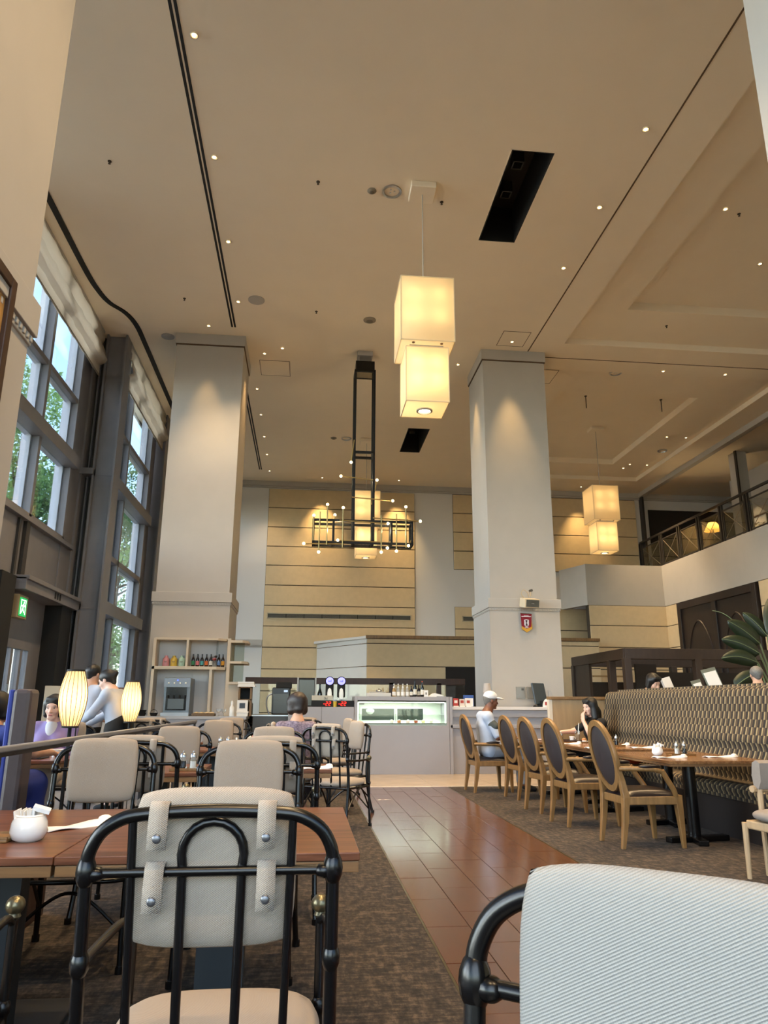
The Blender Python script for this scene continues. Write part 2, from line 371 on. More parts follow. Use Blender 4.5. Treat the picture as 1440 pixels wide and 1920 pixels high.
# ---------------------------------------------------------------- smooth bodies from blended shapes
class Field:
    def __init__(s, lo, hi, h):
        s.lo = np.array(lo, float); s.h = h; s.n = np.ceil((np.array(hi)-s.lo)/h).astype(int)+1; s.f = np.full(s.n, 0.5)
    def _sub(s, lo, hi):
        a = np.clip(np.floor((np.array(lo)-s.lo)/s.h).astype(int), 0, s.n-1); b = np.clip(np.ceil((np.array(hi)-s.lo)/s.h).astype(int)+1, 1, s.n)
        if (b <= a).any(): return None
        g = np.meshgrid(*[s.lo[i]+s.h*np.arange(a[i], b[i]) for i in range(3)], indexing='ij')
        return tuple(slice(a[i], b[i]) for i in range(3)), np.stack(g, -1)
    def _mix(s, sl, d, k, sub=False):
        a = s.f[sl]
        if sub: s.f[sl] = np.maximum(a, -d); return
        if k <= 0: s.f[sl] = np.minimum(a, d); return
        h = np.clip(0.5+0.5*(a-d)/k, 0, 1); s.f[sl] = a*(1-h)+d*h-k*h*(1-h)
    def cap(s, p0, p1, r0, r1=None, k=0.03):
        r1 = r0 if r1 is None else r1; p0 = np.array(p0, float); p1 = np.array(p1, float); R = max(r0, r1)+k+3*s.h
        q = s._sub(np.minimum(p0, p1)-R, np.maximum(p0, p1)+R)
        if q is None: return
        sl, P = q; d = p1-p0; t = np.clip(((P-p0)@d)/max(d@d, 1e-9), 0, 1)
        s._mix(sl, np.linalg.norm(P-p0-t[..., None]*d, axis=-1)-(r0+(r1-r0)*t), k)
    def ell(s, c, r, k=0.02, A=None, sub=False):
        c = np.array(c, float); r = np.array(r, float); R = max(r)+k+3*s.h
        q = s._sub(c-R, c+R)
        if q is None: return
        sl, P = q; P = P-c
        if A is not None: P = P@A
        k0 = np.linalg.norm(P/r, axis=-1); k1 = np.linalg.norm(P/(r*r), axis=-1)+1e-9
        s._mix(sl, k0*(k0-1)/k1, k, sub)
    def cut(s, c, nrm):
        """remove the half space ahead of the plane"""
        g = np.meshgrid(*[s.lo[i]+s.h*np.arange(s.n[i]) for i in range(3)], indexing='ij'); P = np.stack(g, -1)
        s.f = np.maximum(s.f, -((np.array(c)-P)@np.array(nrm)))
    def mesh(s, name, mt):
        f = s.f.copy(); f[0] = f[-1] = 0.5; f[:, 0] = f[:, -1] = 0.5; f[:, :, 0] = f[:, :, -1] = 0.5
        C = [(i, j, k) for i in (0, 1) for j in (0, 1) for k in (0, 1)]; nx, ny, nz = f.shape
        V = np.stack([f[i:nx-1+i, j:ny-1+j, k:nz-1+k] for i, j, k in C], -1); neg = (V < 0).sum(-1); act = (neg > 0) & (neg < 8)
        idx = np.argwhere(act); vals = V[act]; acc = np.zeros((len(idx), 3)); cnt = np.zeros(len(idx)); CA = np.array(C, float)
        for a in range(8):
            for b in range(a+1, 8):
                if np.abs(CA[a]-CA[b]).sum() != 1: continue
                va, vb = vals[:, a], vals[:, b]; m = (va < 0) != (vb < 0); t = np.where(m, va/np.where(m, va-vb, 1), 0)
                acc += np.where(m[:, None], CA[a]+t[:, None]*(CA[b]-CA[a]), 0); cnt += m
        verts = s.lo+s.h*(idx+acc/cnt[:, None]); vid = -np.ones(act.shape, int); vid[act] = np.arange(len(idx)); F = []
        for ax in range(3):
            o1, o2 = [(1, 2), (2, 0), (0, 1)][ax]; sl0 = [slice(1, -1)]*3; sl1 = [slice(1, -1)]*3; sl0[ax] = slice(0, -1); sl1[ax] = slice(1, None)
            a = f[tuple(sl0)] < 0; b = f[tuple(sl1)] < 0
            for flip, mk in ((0, a & ~b), (1, ~a & b)):
                e = np.argwhere(mk)
                if not len(e): continue
                off = np.ones(3, int); off[ax] = 0; e = e+off; q = []
                for d1, d2 in ((-1, -1), (0, -1), (0, 0), (-1, 0)):
                    c = e.copy(); c[:, o1] += d1; c[:, o2] += d2; q.append(vid[c[:, 0], c[:, 1], c[:, 2]])
                q = np.stack(q, 1); F.append(q[:, ::-1] if flip else q)
        F = np.concatenate(F); F = F[(F >= 0).all(1)]
        me = bpy.data.meshes.new(name); me.from_pydata(verts.tolist(), [], F.tolist()); me.polygons.foreach_set('use_smooth', [True]*len(me.polygons))
        me.materials.append(mt); me.update(); return me
# ================================================================ SETTING
HC = 8.9
# ---- floors
struct(B('floor', GREYFL, None, (-6, 19, -5, 26, -0.3, -0.02)))
fl = struct(B('floor_planks_left', GROOVE, None, (-4.9, -1.9, 0.5, 14.4, -0.02, -0.006)))
me = None
for i in range(12):
    x0 = -4.88+i*0.248
    for j in range(4):
        y0 = 0.6+j*3.4+(i % 2)*0.6
        if me is None:
            o = B('plank', GREYFL, fl, (0, 0.244, 0, 3.39, -0.006, 0.0), bevel=0.002); me = o.data
        else:
            o = link('plank', me, None, fl); bv = o.modifiers.new('bevel', 'BEVEL'); bv.width = 0.002; bv.segments = 1
        o.location = (x0, y0, 0)
struct(B('floor_carpet_left', CARPET, None, (-1.9, 0.70, -4.5, 11.75, -0.02, 0.0)))
struct(B('floor_carpet_right', CARPET, None, (2.21, 11.8, -4.5, 11.78, -0.02, 0.0)))
struct(B('trim_1', BRASS, None, (0.70, 0.712, -4.5, 11.75, -0.02, 0.002)))
struct(B('trim_2', BRASS, None, (2.198, 2.21, -4.5, 11.78, -0.02, 0.002)))
ai = struct(B('floor_aisle', GROOVE, None, (0.712, 2.198, -4.5, 11.76, -0.02, -0.004)))
me = None; w = 1.486/6
for i in range(6):
    for j in range(22):
        y0 = -1.5+j*0.60+(i % 2)*0.30
        y1 = min(y0+0.595, 11.76)
        if me is None: me = B('floor_tile', TILE, ai, (0.002, w-0.002, 0, 0.595, -0.004, 0.0005), bevel=0.001).data; o = ai.children[0]
        else:
            o = link('floor_tile', me, None, ai); bv = o.modifiers.new('bevel', 'BEVEL'); bv.width = 0.001; bv.segments = 1
        o.location = (0.712+i*w, y0, random.uniform(-0.0006, 0.0006)); o.scale.y = (y1-y0)/0.595
        o.rotation_euler = (random.uniform(-.0012, .0012), random.uniform(-.0016, .0016), 0)
ms = struct(B('floor_marble', GROOVE, None, (-4.9, 11.8, 11.76, 16.9, -0.02, -0.003)))
me = None
for i in range(17):
    for j in range(5):
        if me is None: me = B('marble_slab', MARBLE, ms, (0.002, 0.977, 0.002, 1.023, -0.003, 0.001)).data; o = ms.children[0]
        else: o = link('marble_slab', me, None, ms)
        o.location = (-4.85+i*0.979, 11.77+j*1.025, 0)
struct(B('trim_3', mat('white stone strip', '#d8cfc0', 0.3), None, (-4.9, 11.8, 11.735, 11.79, -0.02, 0.003)))
struct(B('floor_back', mat('dark back floor', '#4a3a2c', 0.5), None, (-4.9, 12.2, 16.9, 25.2, -0.02, 0.0)))

# ---- ceiling: one surface with stepped coffers over the right bay
xs = [-4.9, 2.70, 3.33, 5.42, 6.3, 10.0, 11.4, 18.6]; ys = [-4.6, 5.0, 6.2, 8.53, 10.65, 12.76, 14.05, 15.3, 16.8, 19.45, 21.5, 22.3, 23.6, 25.4]
def chgt(x, y):
    if 2.7 < x < 3.33 and (8.53 < y < 10.65 or 19.45 < y < 21.5): return None
    for (a, b, oy0, oy1, iy0, iy1) in ((5.42, 11.4, 5.0, 14.05, 6.2, 12.76), (5.42, 11.4, 15.3, 23.6, 16.8, 22.3)):
        if 6.3 < x < 10.0 and iy0 < y < iy1: return HC+0.32
        if a < x < b and oy0 < y < oy1: return HC+0.14
    return HC
cb = MB()
H = [[chgt((xs[i]+xs[i+1])/2, (ys[j]+ys[j+1])/2) for j in range(len(ys)-1)] for i in range(len(xs)-1)]
for i in range(len(xs)-1):
    for j in range(len(ys)-1):
        h = H[i][j]
        if h is None: continue
        cb.add([(xs[i], ys[j], h), (xs[i], ys[j+1], h), (xs[i+1], ys[j+1], h), (xs[i+1], ys[j], h)], [(0, 1, 2, 3)])
        for (di, dj) in ((1, 0), (0, 1)):
            if i+di < len(xs)-1 and j+dj < len(ys)-1:
                g = H[i+di][j+dj]
                if g is None or g == h: continue
                if di: cb.add([(xs[i+1], ys[j], h), (xs[i+1], ys[j+1], h), (xs[i+1], ys[j+1], g), (xs[i+1], ys[j], g)], [(0, 1, 2, 3)])
                else: cb.add([(xs[i], ys[j+1], h), (xs[i+1], ys[j+1], h), (xs[i+1], ys[j+1], g), (xs[i], ys[j+1], g)], [(0, 1, 2, 3)])
ceiling = struct(cb.build('ceiling', CEIL, fix=False))
struct(B('ceiling_light_block', PAINT, None, (-4.95, 18.8, -4.8, 25.8, 9.85, 10.1), (-4.95, -4.85, -4.8, 25.8, 8.9, 9.85)))  # unseen slab added above the ceiling to block outside light
for k, (y0, y1) in enumerate(((8.53, 10.65), (19.45, 21.5))):
    b = MB(); b.box(2.70, 2.72, y0, y1, HC, 9.6); b.box(3.31, 3.33, y0, y1, HC, 9.6); b.box(2.70, 3.33, y0, y0+.02, HC, 9.6); b.box(2.70, 3.33, y1-.02, y1, HC, 9.6); b.box(2.70, 3.33, y0, y1, 9.58, 9.6)
    r = b.build('ceiling_recess', MATBLK); tag(r, ['large black rectangular recess in the ceiling near the hanging cube lamp', 'smaller looking black ceiling recess far behind the near cube lamp'][k], 'ceiling recess', kind='structure')
    f = MB(); f.box(2.685, 2.70, y0-.015, y1+.015, HC-.004, HC+.1); f.box(3.33, 3.345, y0-.015, y1+.015, HC-.004, HC+.1); f.box(2.685, 3.345, y0-.015, y0, HC-.004, HC+.1); f.box(2.685, 3.345, y1, y1+.015, HC-.004, HC+.1)
    f.build('frame', CEIL, r)
    for yy in (0.36, 0.68):
        l = MB(); y = y0+(y1-y0)*yy
        l.box(2.93, 3.10, y-.09, y-.07, 9.30, 9.5); l.box(2.93, 3.10, y+.07, y+.09, 9.30, 9.5); l.box(2.93, 2.95, y-.09, y+.09, 9.30, 9.5); l.box(3.08, 3.10, y-.09, y+.09, 9.30, 9.5)
        l.build('spotlight_housing', mat('dim grey metal', '#3a3a38', 0.5), r)
# ceiling seams and slots
b = MB(); b.box(4.715, 4.74, -4, 14.5, HC-.004, HC+.01); struct(b.build('trim_4', mat('seam brown', '#5b4732', 0.8)))
b = MB(); b.box(5.12, 18, 14.72, 14.745, HC-.004, HC+.01); struct(b.build('trim_5', MATS['seam brown']))
for k, (y0, y1) in enumerate(((1.0, 14.13), (16.0, 23.79))):
    b = MB(); b.box(-1.795, -1.757, y0, y1, HC-.006, HC+.02); b.box(-1.733, -1.695, y0, y1, HC-.006, HC+.02); b.box(-1.805, -1.685, y0-.01, y1+.01, HC-.002, HC+.02)
    o = MB(); o.box(-1.795, -1.757, y0, y1, HC-.007, HC); r = o.build('slot_diffuser', MATBLK)
    o = MB(); o.box(-1.733, -1.695, y0, y1, HC-.007, HC); o.build('slot', MATBLK, r)
    o = MB(); o.box(-1.805, -1.685, y0-.015, y1+.015, HC-.004, HC); o.build('frame', CEIL, r)
    tag(r, ['long black double slot air diffuser running overhead towards the left pillar', 'black double slot air diffuser behind the left pillar'][k], 'air diffuser')
crv = bez([(-4.27, -4, HC), (-4.27, 6, HC), (-4.26, 10.4, HC), (-4.25, 12.3, HC), (-4.2, 13.0, HC), (-4.10, 13.42, HC), (-3.88, 13.78, HC), (-3.77, 14.29, HC), (-3.76, 15.24, HC), (-3.78, 18.4, HC), (-3.8, 25, HC)], 8)
b = MB(); P = []
for i, p in enumerate(crv):
    t = (crv[min(i+1, len(crv)-1)]-crv[max(i-1, 0)]).normalized(); nn = Vector((-t.y, t.x, 0))*0.05; P += [p-nn+Vector((0, 0, -.02)), p+nn+Vector((0, 0, -.02)), p+nn, p-nn]
b.add(P, [(4*i+a, 4*i+(a+1) % 4, 4*i+4+(a+1) % 4, 4*i+4+a) for i in range(len(crv)-1) for a in range(4)])
struct(b.build('trim_6', MATBLK))

# ---- pillars
def dentil(b, x0, x1, y0, y1, z):
    b.box(x0-.032, x1+.032, y0-.032, y1+.032, z, z+.19); b.box(x0-.012, x1+.012, y0-.012, y1+.012, z-.06, z)
    n = int((x1-x0)/.05)
    for i in range(n+1):
        x = x0+(x1-x0)*i/n
        b.box(x-.013, x+.013, y0-.022, y0-.0, z-.045, z-.01)
    for i in range(int((y1-y0)/.05)+1):
        y = y0+.05*i
        for xx in (x0-.022, x1+.0): b.box(xx, xx+.022, y-.013, y+.013, z-.045, z-.01)
def pillar(name, x0, x1, y0, y1, ins=.03):
    p = struct(B(name, PAINT, None, (x0, x1, y0, y1, 0, 3.14), (x0+ins, x1-ins, y0+ins, y1-ins, 3.14, HC)))
    b = MB(); dentil(b, x0, x1, y0, y1, 3.13); b.build('dentil_band', PAINT, p, bevel=0.004)
    b = MB(); b.box(x0, x1, y0, y1, 8.66, HC); b.build('capital', PAINT, p, bevel=0.004)
    b = MB(); b.box(x0+.012, x1-.012, y0+.012, y1-.012, 8.635, 8.66); b.build('groove', MATS['seam brown'], p)
    return p
pillar('wall_pillar_left', -2.99, -1.52, 14.5, 15.96)
pillar('wall_pillar_right', 3.66, 5.12, 14.5, 15.96)
pillar('wall_pillar_near_left', -3.0, -1.55, 2.30, 3.76, .006)
pillar('wall_pillar_near_right', 3.66, 5.12, 3.28, 4.74, .006)

# ---- back wall with tan panels
YB = 25.16
wb = struct(B('wall_back', WALL_LIT, None, (-4.95, 18.8, YB, YB+.25, -.02, HC+.9)))
rows = [8.63, 7.93, 7.23, 6.54, 5.87, 5.18, 4.48, 3.78, 3.07, 2.36, 1.65, 0.95, 0.02]
B('groove_backing', GROOVE, wb, (-1.5, 3.70, YB-.012, YB, 0, 8.63), (5.1, 12.0, YB-.012, YB, 5.87, 8.65), (5.1, 12.0, YB-.012, YB, 2.36, 4.55))
for z1, z0 in zip(rows[:-1], rows[1:]): B('wall_panel', TANP, wb, (-1.49, 3.69, YB-.05, YB-.008, z0+.014, z1-.014), bevel=0.004)
for z1, z0 in zip([8.64]+rows[1:4], rows[1:5]): B('wall_panel', TANP, wb, (5.11, 11.99, YB-.05, YB-.008, z0+.014, z1-.014), bevel=0.004)
for z1, z0 in zip([4.55, 3.78, 3.07], [3.78, 3.07, 2.36]): B('wall_panel', TANP, wb, (5.11, 11.99, YB-.05, YB-.008, z0+.014, z1-.014), bevel=0.004)
B('crown', PAINT, wb, (-4.6, 18, YB-.10, YB, 8.72, HC), (-4.6, 18, YB-.06, YB, 8.66, 8.72), bevel=0.006)
b = MB(); b.box(-4.2, -1.52, YB-.05, YB, 3.13, 3.32); b.box(-4.2, -1.52, YB-.03, YB, 3.07, 3.13)
for i in range(40): b.box(-4.2+i*.066, -4.17+i*.066, YB-.045, YB, 3.08, 3.12)
b.build('dentil_band', PAINT, wb)
GREY = mat('vent grey metal', '#6d6a62', 0.5, 0.4)
for k, (x0, x1) in enumerate(((-1.38, 3.56), (5.36, 7.6))):
    v = MB(); v.box(x0, x1, YB-.075, YB-.05, 4.03, 4.06); v.box(x0, x1, YB-.075, YB-.05, 4.20, 4.23); v.box(x0, x0+.03, YB-.075, YB-.05, 4.03, 4.23); v.box(x1-.03, x1, YB-.075, YB-.05, 4.03, 4.23)
    r = v.build('air_vent', mat('vent frame', '#b5a88d', 0.5)); tag(r, ['long louvred air vent across the large tan panelled back wall', 'short air vent on the back wall beside the right pillar'][k], 'air vent')
    B('backing', MATBLK, r, (x0, x1, YB-.058, YB-.05, 4.05, 4.21))
    n = 8 if k == 0 else 3
    for i in range(n):
        a = x0+.03+(x1-x0-.06)*i/n; c = x0+.03+(x1-x0-.06)*(i+1)/n; s = MB()
        for z in range(7): s.box(a+.012, c-.012, YB-.072, YB-.062, 4.065+z*.02, 4.075+z*.02)
        s.build('louvre', GREY, r)
# ---- lower wall standing before the back wall
lw = struct(MB().prism([(0.31, YB), (1.83, 22.75), (9.25, 22.75), (9.25, YB)], 0, 3.2).build('wall_low', PAINT))
MB().prism([(0.31, YB), (1.83, 22.75), (1.83, 22.68), (0.2, YB)], 3.2, 3.28).build('cap', PAINT, lw)
B('wood_cap', LWOOD, lw, (1.80, 9.28, 22.66, 23.1, 3.2, 3.30), bevel=0.006)
B('groove_backing', GROOVE, lw, (1.84, 9.25, 22.738, 22.75, 0, 3.2))
for z1, z0 in ((3.2, 3.05), (3.05, 2.36)):
    B('wall_panel', TANP, lw, (1.84, 9.25, 22.70, 22.74, z0+.012, z1-.012), bevel=0.004)
B('wall_panel', TANP, lw, (1.84, 4.28, 22.70, 22.74, 0.02, 2.348), bevel=0.004); B('wall_panel', TANP, lw, (5.6, 9.25, 22.70, 22.74, 0.02, 2.348), bevel=0.004)
dirv = Vector((1.83-.31, 22.75-YB, 0)).normalized()
for z in (3.05, 2.36):
    b = MB(); b.bar((0.33, YB-.02, z), (1.83, 22.74, z), 0.02, 0.018); b.build('groove', MATS['seam brown'], lw)
B('doorway', mat('deep brown void', '#140d09', 0.7), lw, (4.28, 5.6, 22.68, 22.70, 0.0, 2.34))  # flat dark sheet painted for the shade inside the opening
# ---- dark wooden screen behind the bar
sc = B('wooden_screen', DWOOD, None, (-1.35, 3.66, 17.0, 17.1, 1.66, 1.80), bevel=0.004); tag(sc, 'dark brown open wooden screen with posts running behind the bar', 'screen')
for x in (-1.30, -0.05, 1.95, 3.05): B('post', DWOOD, sc, (x-.05, x+.05, 17.0, 17.1, 0, 1.7))
B('lower_panel', DWOOD, sc, (-1.35, 3.66, 17.0, 17.08, 0, 1.0), bevel=0.004)
for i, (a, c) in enumerate(((-1.25, -.10), (0.0, 1.90), (2.0, 3.0), (3.1, 3.64))): B('pane', CGLASS, sc, (a, c, 17.04, 17.05, 1.0, 1.66))

# ---- right side: gallery (mezzanine) with parapet, railing and wall below
wg = struct(B('wall_gallery', PAINT, None, (9.2, 12.12, 23.3, 23.55, 4.45, 5.82), (11.88, 12.12, -4.5, 23.3, 4.45, 5.82)))
MB().prism([(8.75, 24.6), (9.2, 23.3), (9.2, 23.55), (9.0, 24.7)], 4.45, 5.82).build('return', PAINT, wg)
struct(B('floor_gallery', mat('gallery floor', '#5a4836', 0.8), None, (12.12, 18.6, -4.5, YB, 5.4, 5.72), (9.2, 12.12, 23.55, YB, 5.4, 5.72)))
wu = struct(B('wall_under_gallery', GROOVE, None, (9.25, 11.93, 23.34, 23.6, 0, 4.45), (11.93, 12.2, -4.5, 23.34, 0, 4.45)))
for z1, z0 in ((4.45, 3.78), (3.78, 3.07), (3.07, 2.36), (2.36, 0.02)):
    B('wall_panel', TANP, wu, (9.25, 11.90, 23.30, 23.34, z0+.012, z1-.012), bevel=0.004)
    B('wall_panel', TANP, wu, (11.89, 11.93, 22.42, 23.30, z0+.012, z1-.012), bevel=0.004)
    B('wall_panel', TANP, wu, (11.89, 11.93, 14.0, 18.10, z0+.012, z1-.012), bevel=0.004)
    B('wall_panel', TANP, wu, (11.89, 11.93, -4.4, 13.98, z0+.012, z1-.012))
dr = struct(B('door_1', mat('dark door wood', '#241712', 0.5, var=0.3, vscale=4, stretch=(6, 6, .5)), None, (11.86, 11.93, 18.15, 22.40, 0, 4.43)))
DD = MATS['dark door wood']
B('door_frame', DD, dr, (11.80, 11.88, 18.15, 18.35, 0, 4.43), (11.80, 11.88, 22.2, 22.40, 0, 4.43), (11.80, 11.88, 18.35, 22.2, 4.2, 4.43), (11.80, 11.88, 20.15, 20.35, 0, 4.2), bevel=0.01)
for (a, c) in ((20.35, 22.2), (18.35, 20.15)):
    ar = bez([(0, a+.2, 1.2), (0, a+.22, 2.6), (0, a+.5, 3.4), (0, (a+c)/2, 3.75), (0, c-.5, 3.4), (0, c-.22, 2.6), (0, c-.2, 1.2)], 5)
    b = MB().tube([(11.86, p.y, p.z) for p in ar], .03, 6); b.build('arch_moulding', DD, dr, smooth=True)
struct(B('wall_right', PAINT, None, (18.4, 18.6, -4.8, 25.4, 5.5, HC+.9)))
struct(B('wall_right_lower', PAINT, None, (12.2, 12.4, -4.8, 25.4, 0, 5.5)))
struct(B('wall_rear', PAINT, None, (-4.95, 18.8, -4.8, -4.6, -.02, .7), (-4.95, 18.8, -4.8, -4.6, 8.0, HC+.9), (12.2, 18.8, -4.8, -4.6, .7, 8.0)))
# gallery railing
rl = MB().bar((12.05, 9.0, 7.0), (12.05, 25.1, 7.0), .06, .07).build('gallery_railing', STEELD, None, bevel=0.004); tag(rl, 'dark metal gallery railing with crossed wire panels above the white parapet', 'railing')
py = [25.05, 23.5, 22.25, 21.0, 19.72, 18.42, 17.1, 15.8, 14.5, 13.2, 11.9, 10.6, 9.2]
wire = mat('railing wire', '#8a7c66', 0.5, 0.3)
for y in py:
    b = MB(); b.box(12.02, 12.08, y-.09, y-.04, 5.72, 6.98); b.box(12.02, 12.08, y+.04, y+.09, 5.72, 6.98); b.build('post', STEELD, rl)
for a, c in zip(py[:-1], py[1:]):
    b = MB(); y1, y0 = a-.13, c+.13
    for z in (5.92, 6.78): b.bar((12.05, y0, z), (12.05, y1, z), .035)
    for y in (y0, y1): b.bar((12.05, y, 5.92), (12.05, y, 6.78), .03)
    b.build('panel_frame', STEELD, rl)
    b = MB(); b.tube([(12.05, y0, 5.94), (12.05, y1, 6.76)], .008, 5); b.tube([(12.05, y0, 6.76), (12.05, y1, 5.94)], .008, 5); b.build('cross_wire', wire, rl)
    B('mesh_pane', CGLASS, rl, (12.048, 12.052, y0, y1, 5.94, 6.76))
# gallery fittings
struct(B('wall_gallery_back', PAINT, None, (13.05, 13.4, 20.2, 20.6, 5.72, HC), bevel=0.01))
struct(B('trim_7', STEELD, None, (13.02, 13.06, 20.15, 20.25, 5.72, HC), (12.18, 12.25, 24.9, YB, 5.72, HC-.1)))
struct(B('opening_shade', MATS['deep brown void'], None, (12.5, 16.0, YB-.03, YB, 5.72, 8.3)))  # dark sheet standing in for the shaded gallery opening
struct(B('trim_8', PAINT, None, (12.12, 12.3, -4.5, YB-.1, 8.74, HC)))
tl = empty('table_lamp', (12.75, 21.4, 5.72), 0, 'small amber table lamp glowing behind the gallery railing', 'lamp')
SHADEA = translucent_mat('amber lamp shade', '#e0b060', 0.6)
MB().lathe([(.02, .55), (.03, .75), (.02, .95)], n=12).build('lamp_stem', BRASS, tl, smooth=True); MB().lathe([(.27, .90), (.12, 1.17)], n=24, cap=False).build('lamp_shade', SHADEA, tl, smooth=True)
B('stand', DWOOD, tl, (-.3, .3, -.25, .25, 0, .55), bevel=.01); point(tl, (0, 0, 1.02), 14, (1, .75, .4))
gp = B('wall_picture', PAPER, None, (14.6, 14.63, 20.0, 21.0, 6.35, 7.35)); tag(gp, 'framed pale print lit up on the gallery behind the railing', 'picture')
gp.location = (0, 1.35, -.1)
rr = random.Random(3); b = MB()
for i in range(40):
    y = rr.uniform(20.15, 20.85); z = rr.uniform(6.55, 7.2); b.box(14.594, 14.60, y-.05, y+.05, z-.012, z+.012)
b.build('print', mat('print ink', '#5c5348', 0.8), gp); B('frame', DWOOD, gp, (14.58, 14.63, 19.95, 20.0, 6.3, 7.4), (14.58, 14.63, 21.0, 21.05, 6.3, 7.4), (14.58, 14.63, 20, 21, 7.35, 7.4), (14.58, 14.63, 20, 21, 6.3, 6.35))
struct(B('wall_gallery_partition', PAINT, None, (14.63, 14.9, 20.8, 23.2, 5.72, HC)))
spot(None, (13.9, 21.85, 8.3), (14.6, 21.85, 6.7), 45, 50)
# ================================================================ WINDOW WALL
def window_bay(idx, X, y0, y1, transoms, mull, zbot, struct_lower=None):
    """X: glass plane; transoms: list of (z, height, depth)"""
    w = empty('window_%d' % idx, (X, y0, zbot)); w['kind'] = 'structure'
    def P(x0, x1, a, b, z0, z1): return (x0-X, x1-X, a-y0, b-y0, z0-zbot, z1-zbot)
    ztop = HC+.02
    for y in mull:
        B('mullion', STEEL, w, P(X-.02, X+.10, y-.055, y+.055, zbot, ztop), bevel=.004)
        B('outer_frame', FRAME_LIT, w, P(X-.20, X-.02, y-.045, y+.045, zbot, ztop), P(X-.10, X-.03, y-.10, y-.045, zbot, ztop), P(X-.10, X-.03, y+.045, y+.10, zbot, ztop))
    for z, h, dpt in transoms:
        B('transom', STEEL, w, P(X-.04, X+dpt, y0, y1, z-h/2, z+h/2), bevel=.004)
        B('outer_sill', FRAME_LIT, w, P(X-.16, X-.04, y0, y1, z-h/2+.02, z+h/2-.02))
    zz = sorted([zbot]+[t[0] for t in transoms]+[ztop]); me = None
    for a, c in zip(mull[:-1], mull[1:]):
        for z0, z1 in zip(zz[:-1], zz[1:]):
            if z1-z0 < .2: continue
            B('pane', GLASS, w, P(X-.008, X, a+.05, c-.05, z0+.03, z1-.03))
    return w
TR = [(7.0, .10, .08), (5.74, .24, .22), (4.2, .12, .10)]
window_bay(1, -4.75, 10.05, 14.1, TR, [10.1, 12.32, 14.03], 4.14)
window_bay(2, -4.30, 15.2, 18.75, TR+[(3.1, .26, .22)], [15.3, 16.38, 18.62], 0.9)
window_bay(3, -4.30, 19.75, 25.1, TR+[(3.1, .26, .22)], [19.8, 22.3, 25.0], 0.9)
window_bay(4, -4.75, 5.2, 9.7, TR+[(3.1, .26, .22)], [5.3, 7.4, 9.6], 0.6)
window_bay(5, -4.75, 0.4, 4.9, TR+[(3.1, .26, .22)], [0.5, 2.6, 4.8], 0.6)
window_bay(6, -4.75, -4.5, 0.1, TR+[(3.1, .26, .22)], [-4.4, -2.2, 0.0], 0.6)
struct(B('wall_left', STEEL, None, (-4.95, -4.7, -4.7, 9.9, -.02, 0.6), (-4.5, -4.25, 15.2, 25.2, -.02, 0.9)))
rw = empty('window_7', (0, -4.7, .7)); rw['kind'] = 'structure'
for i in range(8):
    x = -5.0+i*2.4; B('mullion', STEEL, rw, (x-.05, x+.05, -.08, .08, 0, 7.3))
    if i < 7:
        for z0, z1 in ((.05, 2.3), (2.4, 5.0), (5.1, 7.25)): B('pane', GLASS, rw, (x+.05, x+2.35, -.005, .005, z0, z1))
for z in (0, 2.35, 5.05, 7.3): B('transom', STEEL, rw, (-5.0, 12.2, -.08, .08, z-.05, z+.05))
# spandrel above the entrance
wl = struct(B('wall_left_spandrel', STEEL, None, (-4.85, -4.72, 9.9, 14.62, 3.0, 4.16)))
B('mullion', STEELD, wl, (-4.72, -4.66, 12.26, 12.42, 3.1, 4.16), (-4.72, -4.68, 12.0, 12.08, 3.1, 4.16))
B('sill', STEEL, wl, (-4.85, -4.62, 9.9, 14.62, 4.12, 4.2), bevel=.006)
cn = struct(B('trim_9', STEEL, None, (-4.85, -4.42, 11.9, 14.66, 2.94, 3.14), (-4.85, -4.38, 11.9, 14.66, 3.10, 3.17), bevel=.008))
for i in range(3): B('slot', MATBLK, cn, (-4.415, -4.405, 13.25+i*.13, 13.29+i*.13, 2.98, 3.09))
# entrance recess
en = struct(B('wall_entrance', STEEL, None, (-4.95, -4.78, 9.9, 14.7, 2.2, 3.0), (-4.95, -4.78, 13.35, 14.7, 0, 2.2)))
B('jamb', MATBLK, en, (-4.78, -4.48, 13.9, 14.5, 0, 2.94)); B('side_wall', MATBLK, en, (-4.78, -4.52, 11.2, 11.75, 0, 3.12))
d3 = empty('door_3', (-4.8, 11.75, 0)); d3['kind'] = 'structure'
for k in range(4):
    y = k*.40
    B('door_stile', STEEL, d3, (-.06, .04, y, y+.10, 0, 2.2)); B('pane', GLASS, d3, (-.01, 0, y+.10, y+.40, .1, 2.1))
B('door_rail', STEEL, d3, (-.06, .05, 0, 1.6, 2.08, 2.22), (-.06, .05, 0, 1.6, 0, .12)); B('pull_handle', CHROME, d3, (.06, .09, .72, .75, .8, 1.5))
struct(B('wall_window_jamb', STEEL, None, (-4.86, -4.70, 14.1, 14.72, 3.0, HC), bevel=.006)); struct(B('wall_window_jamb_far', STEEL, None, (-4.42, -4.26, 18.75, 19.3, .9, HC), bevel=.006))
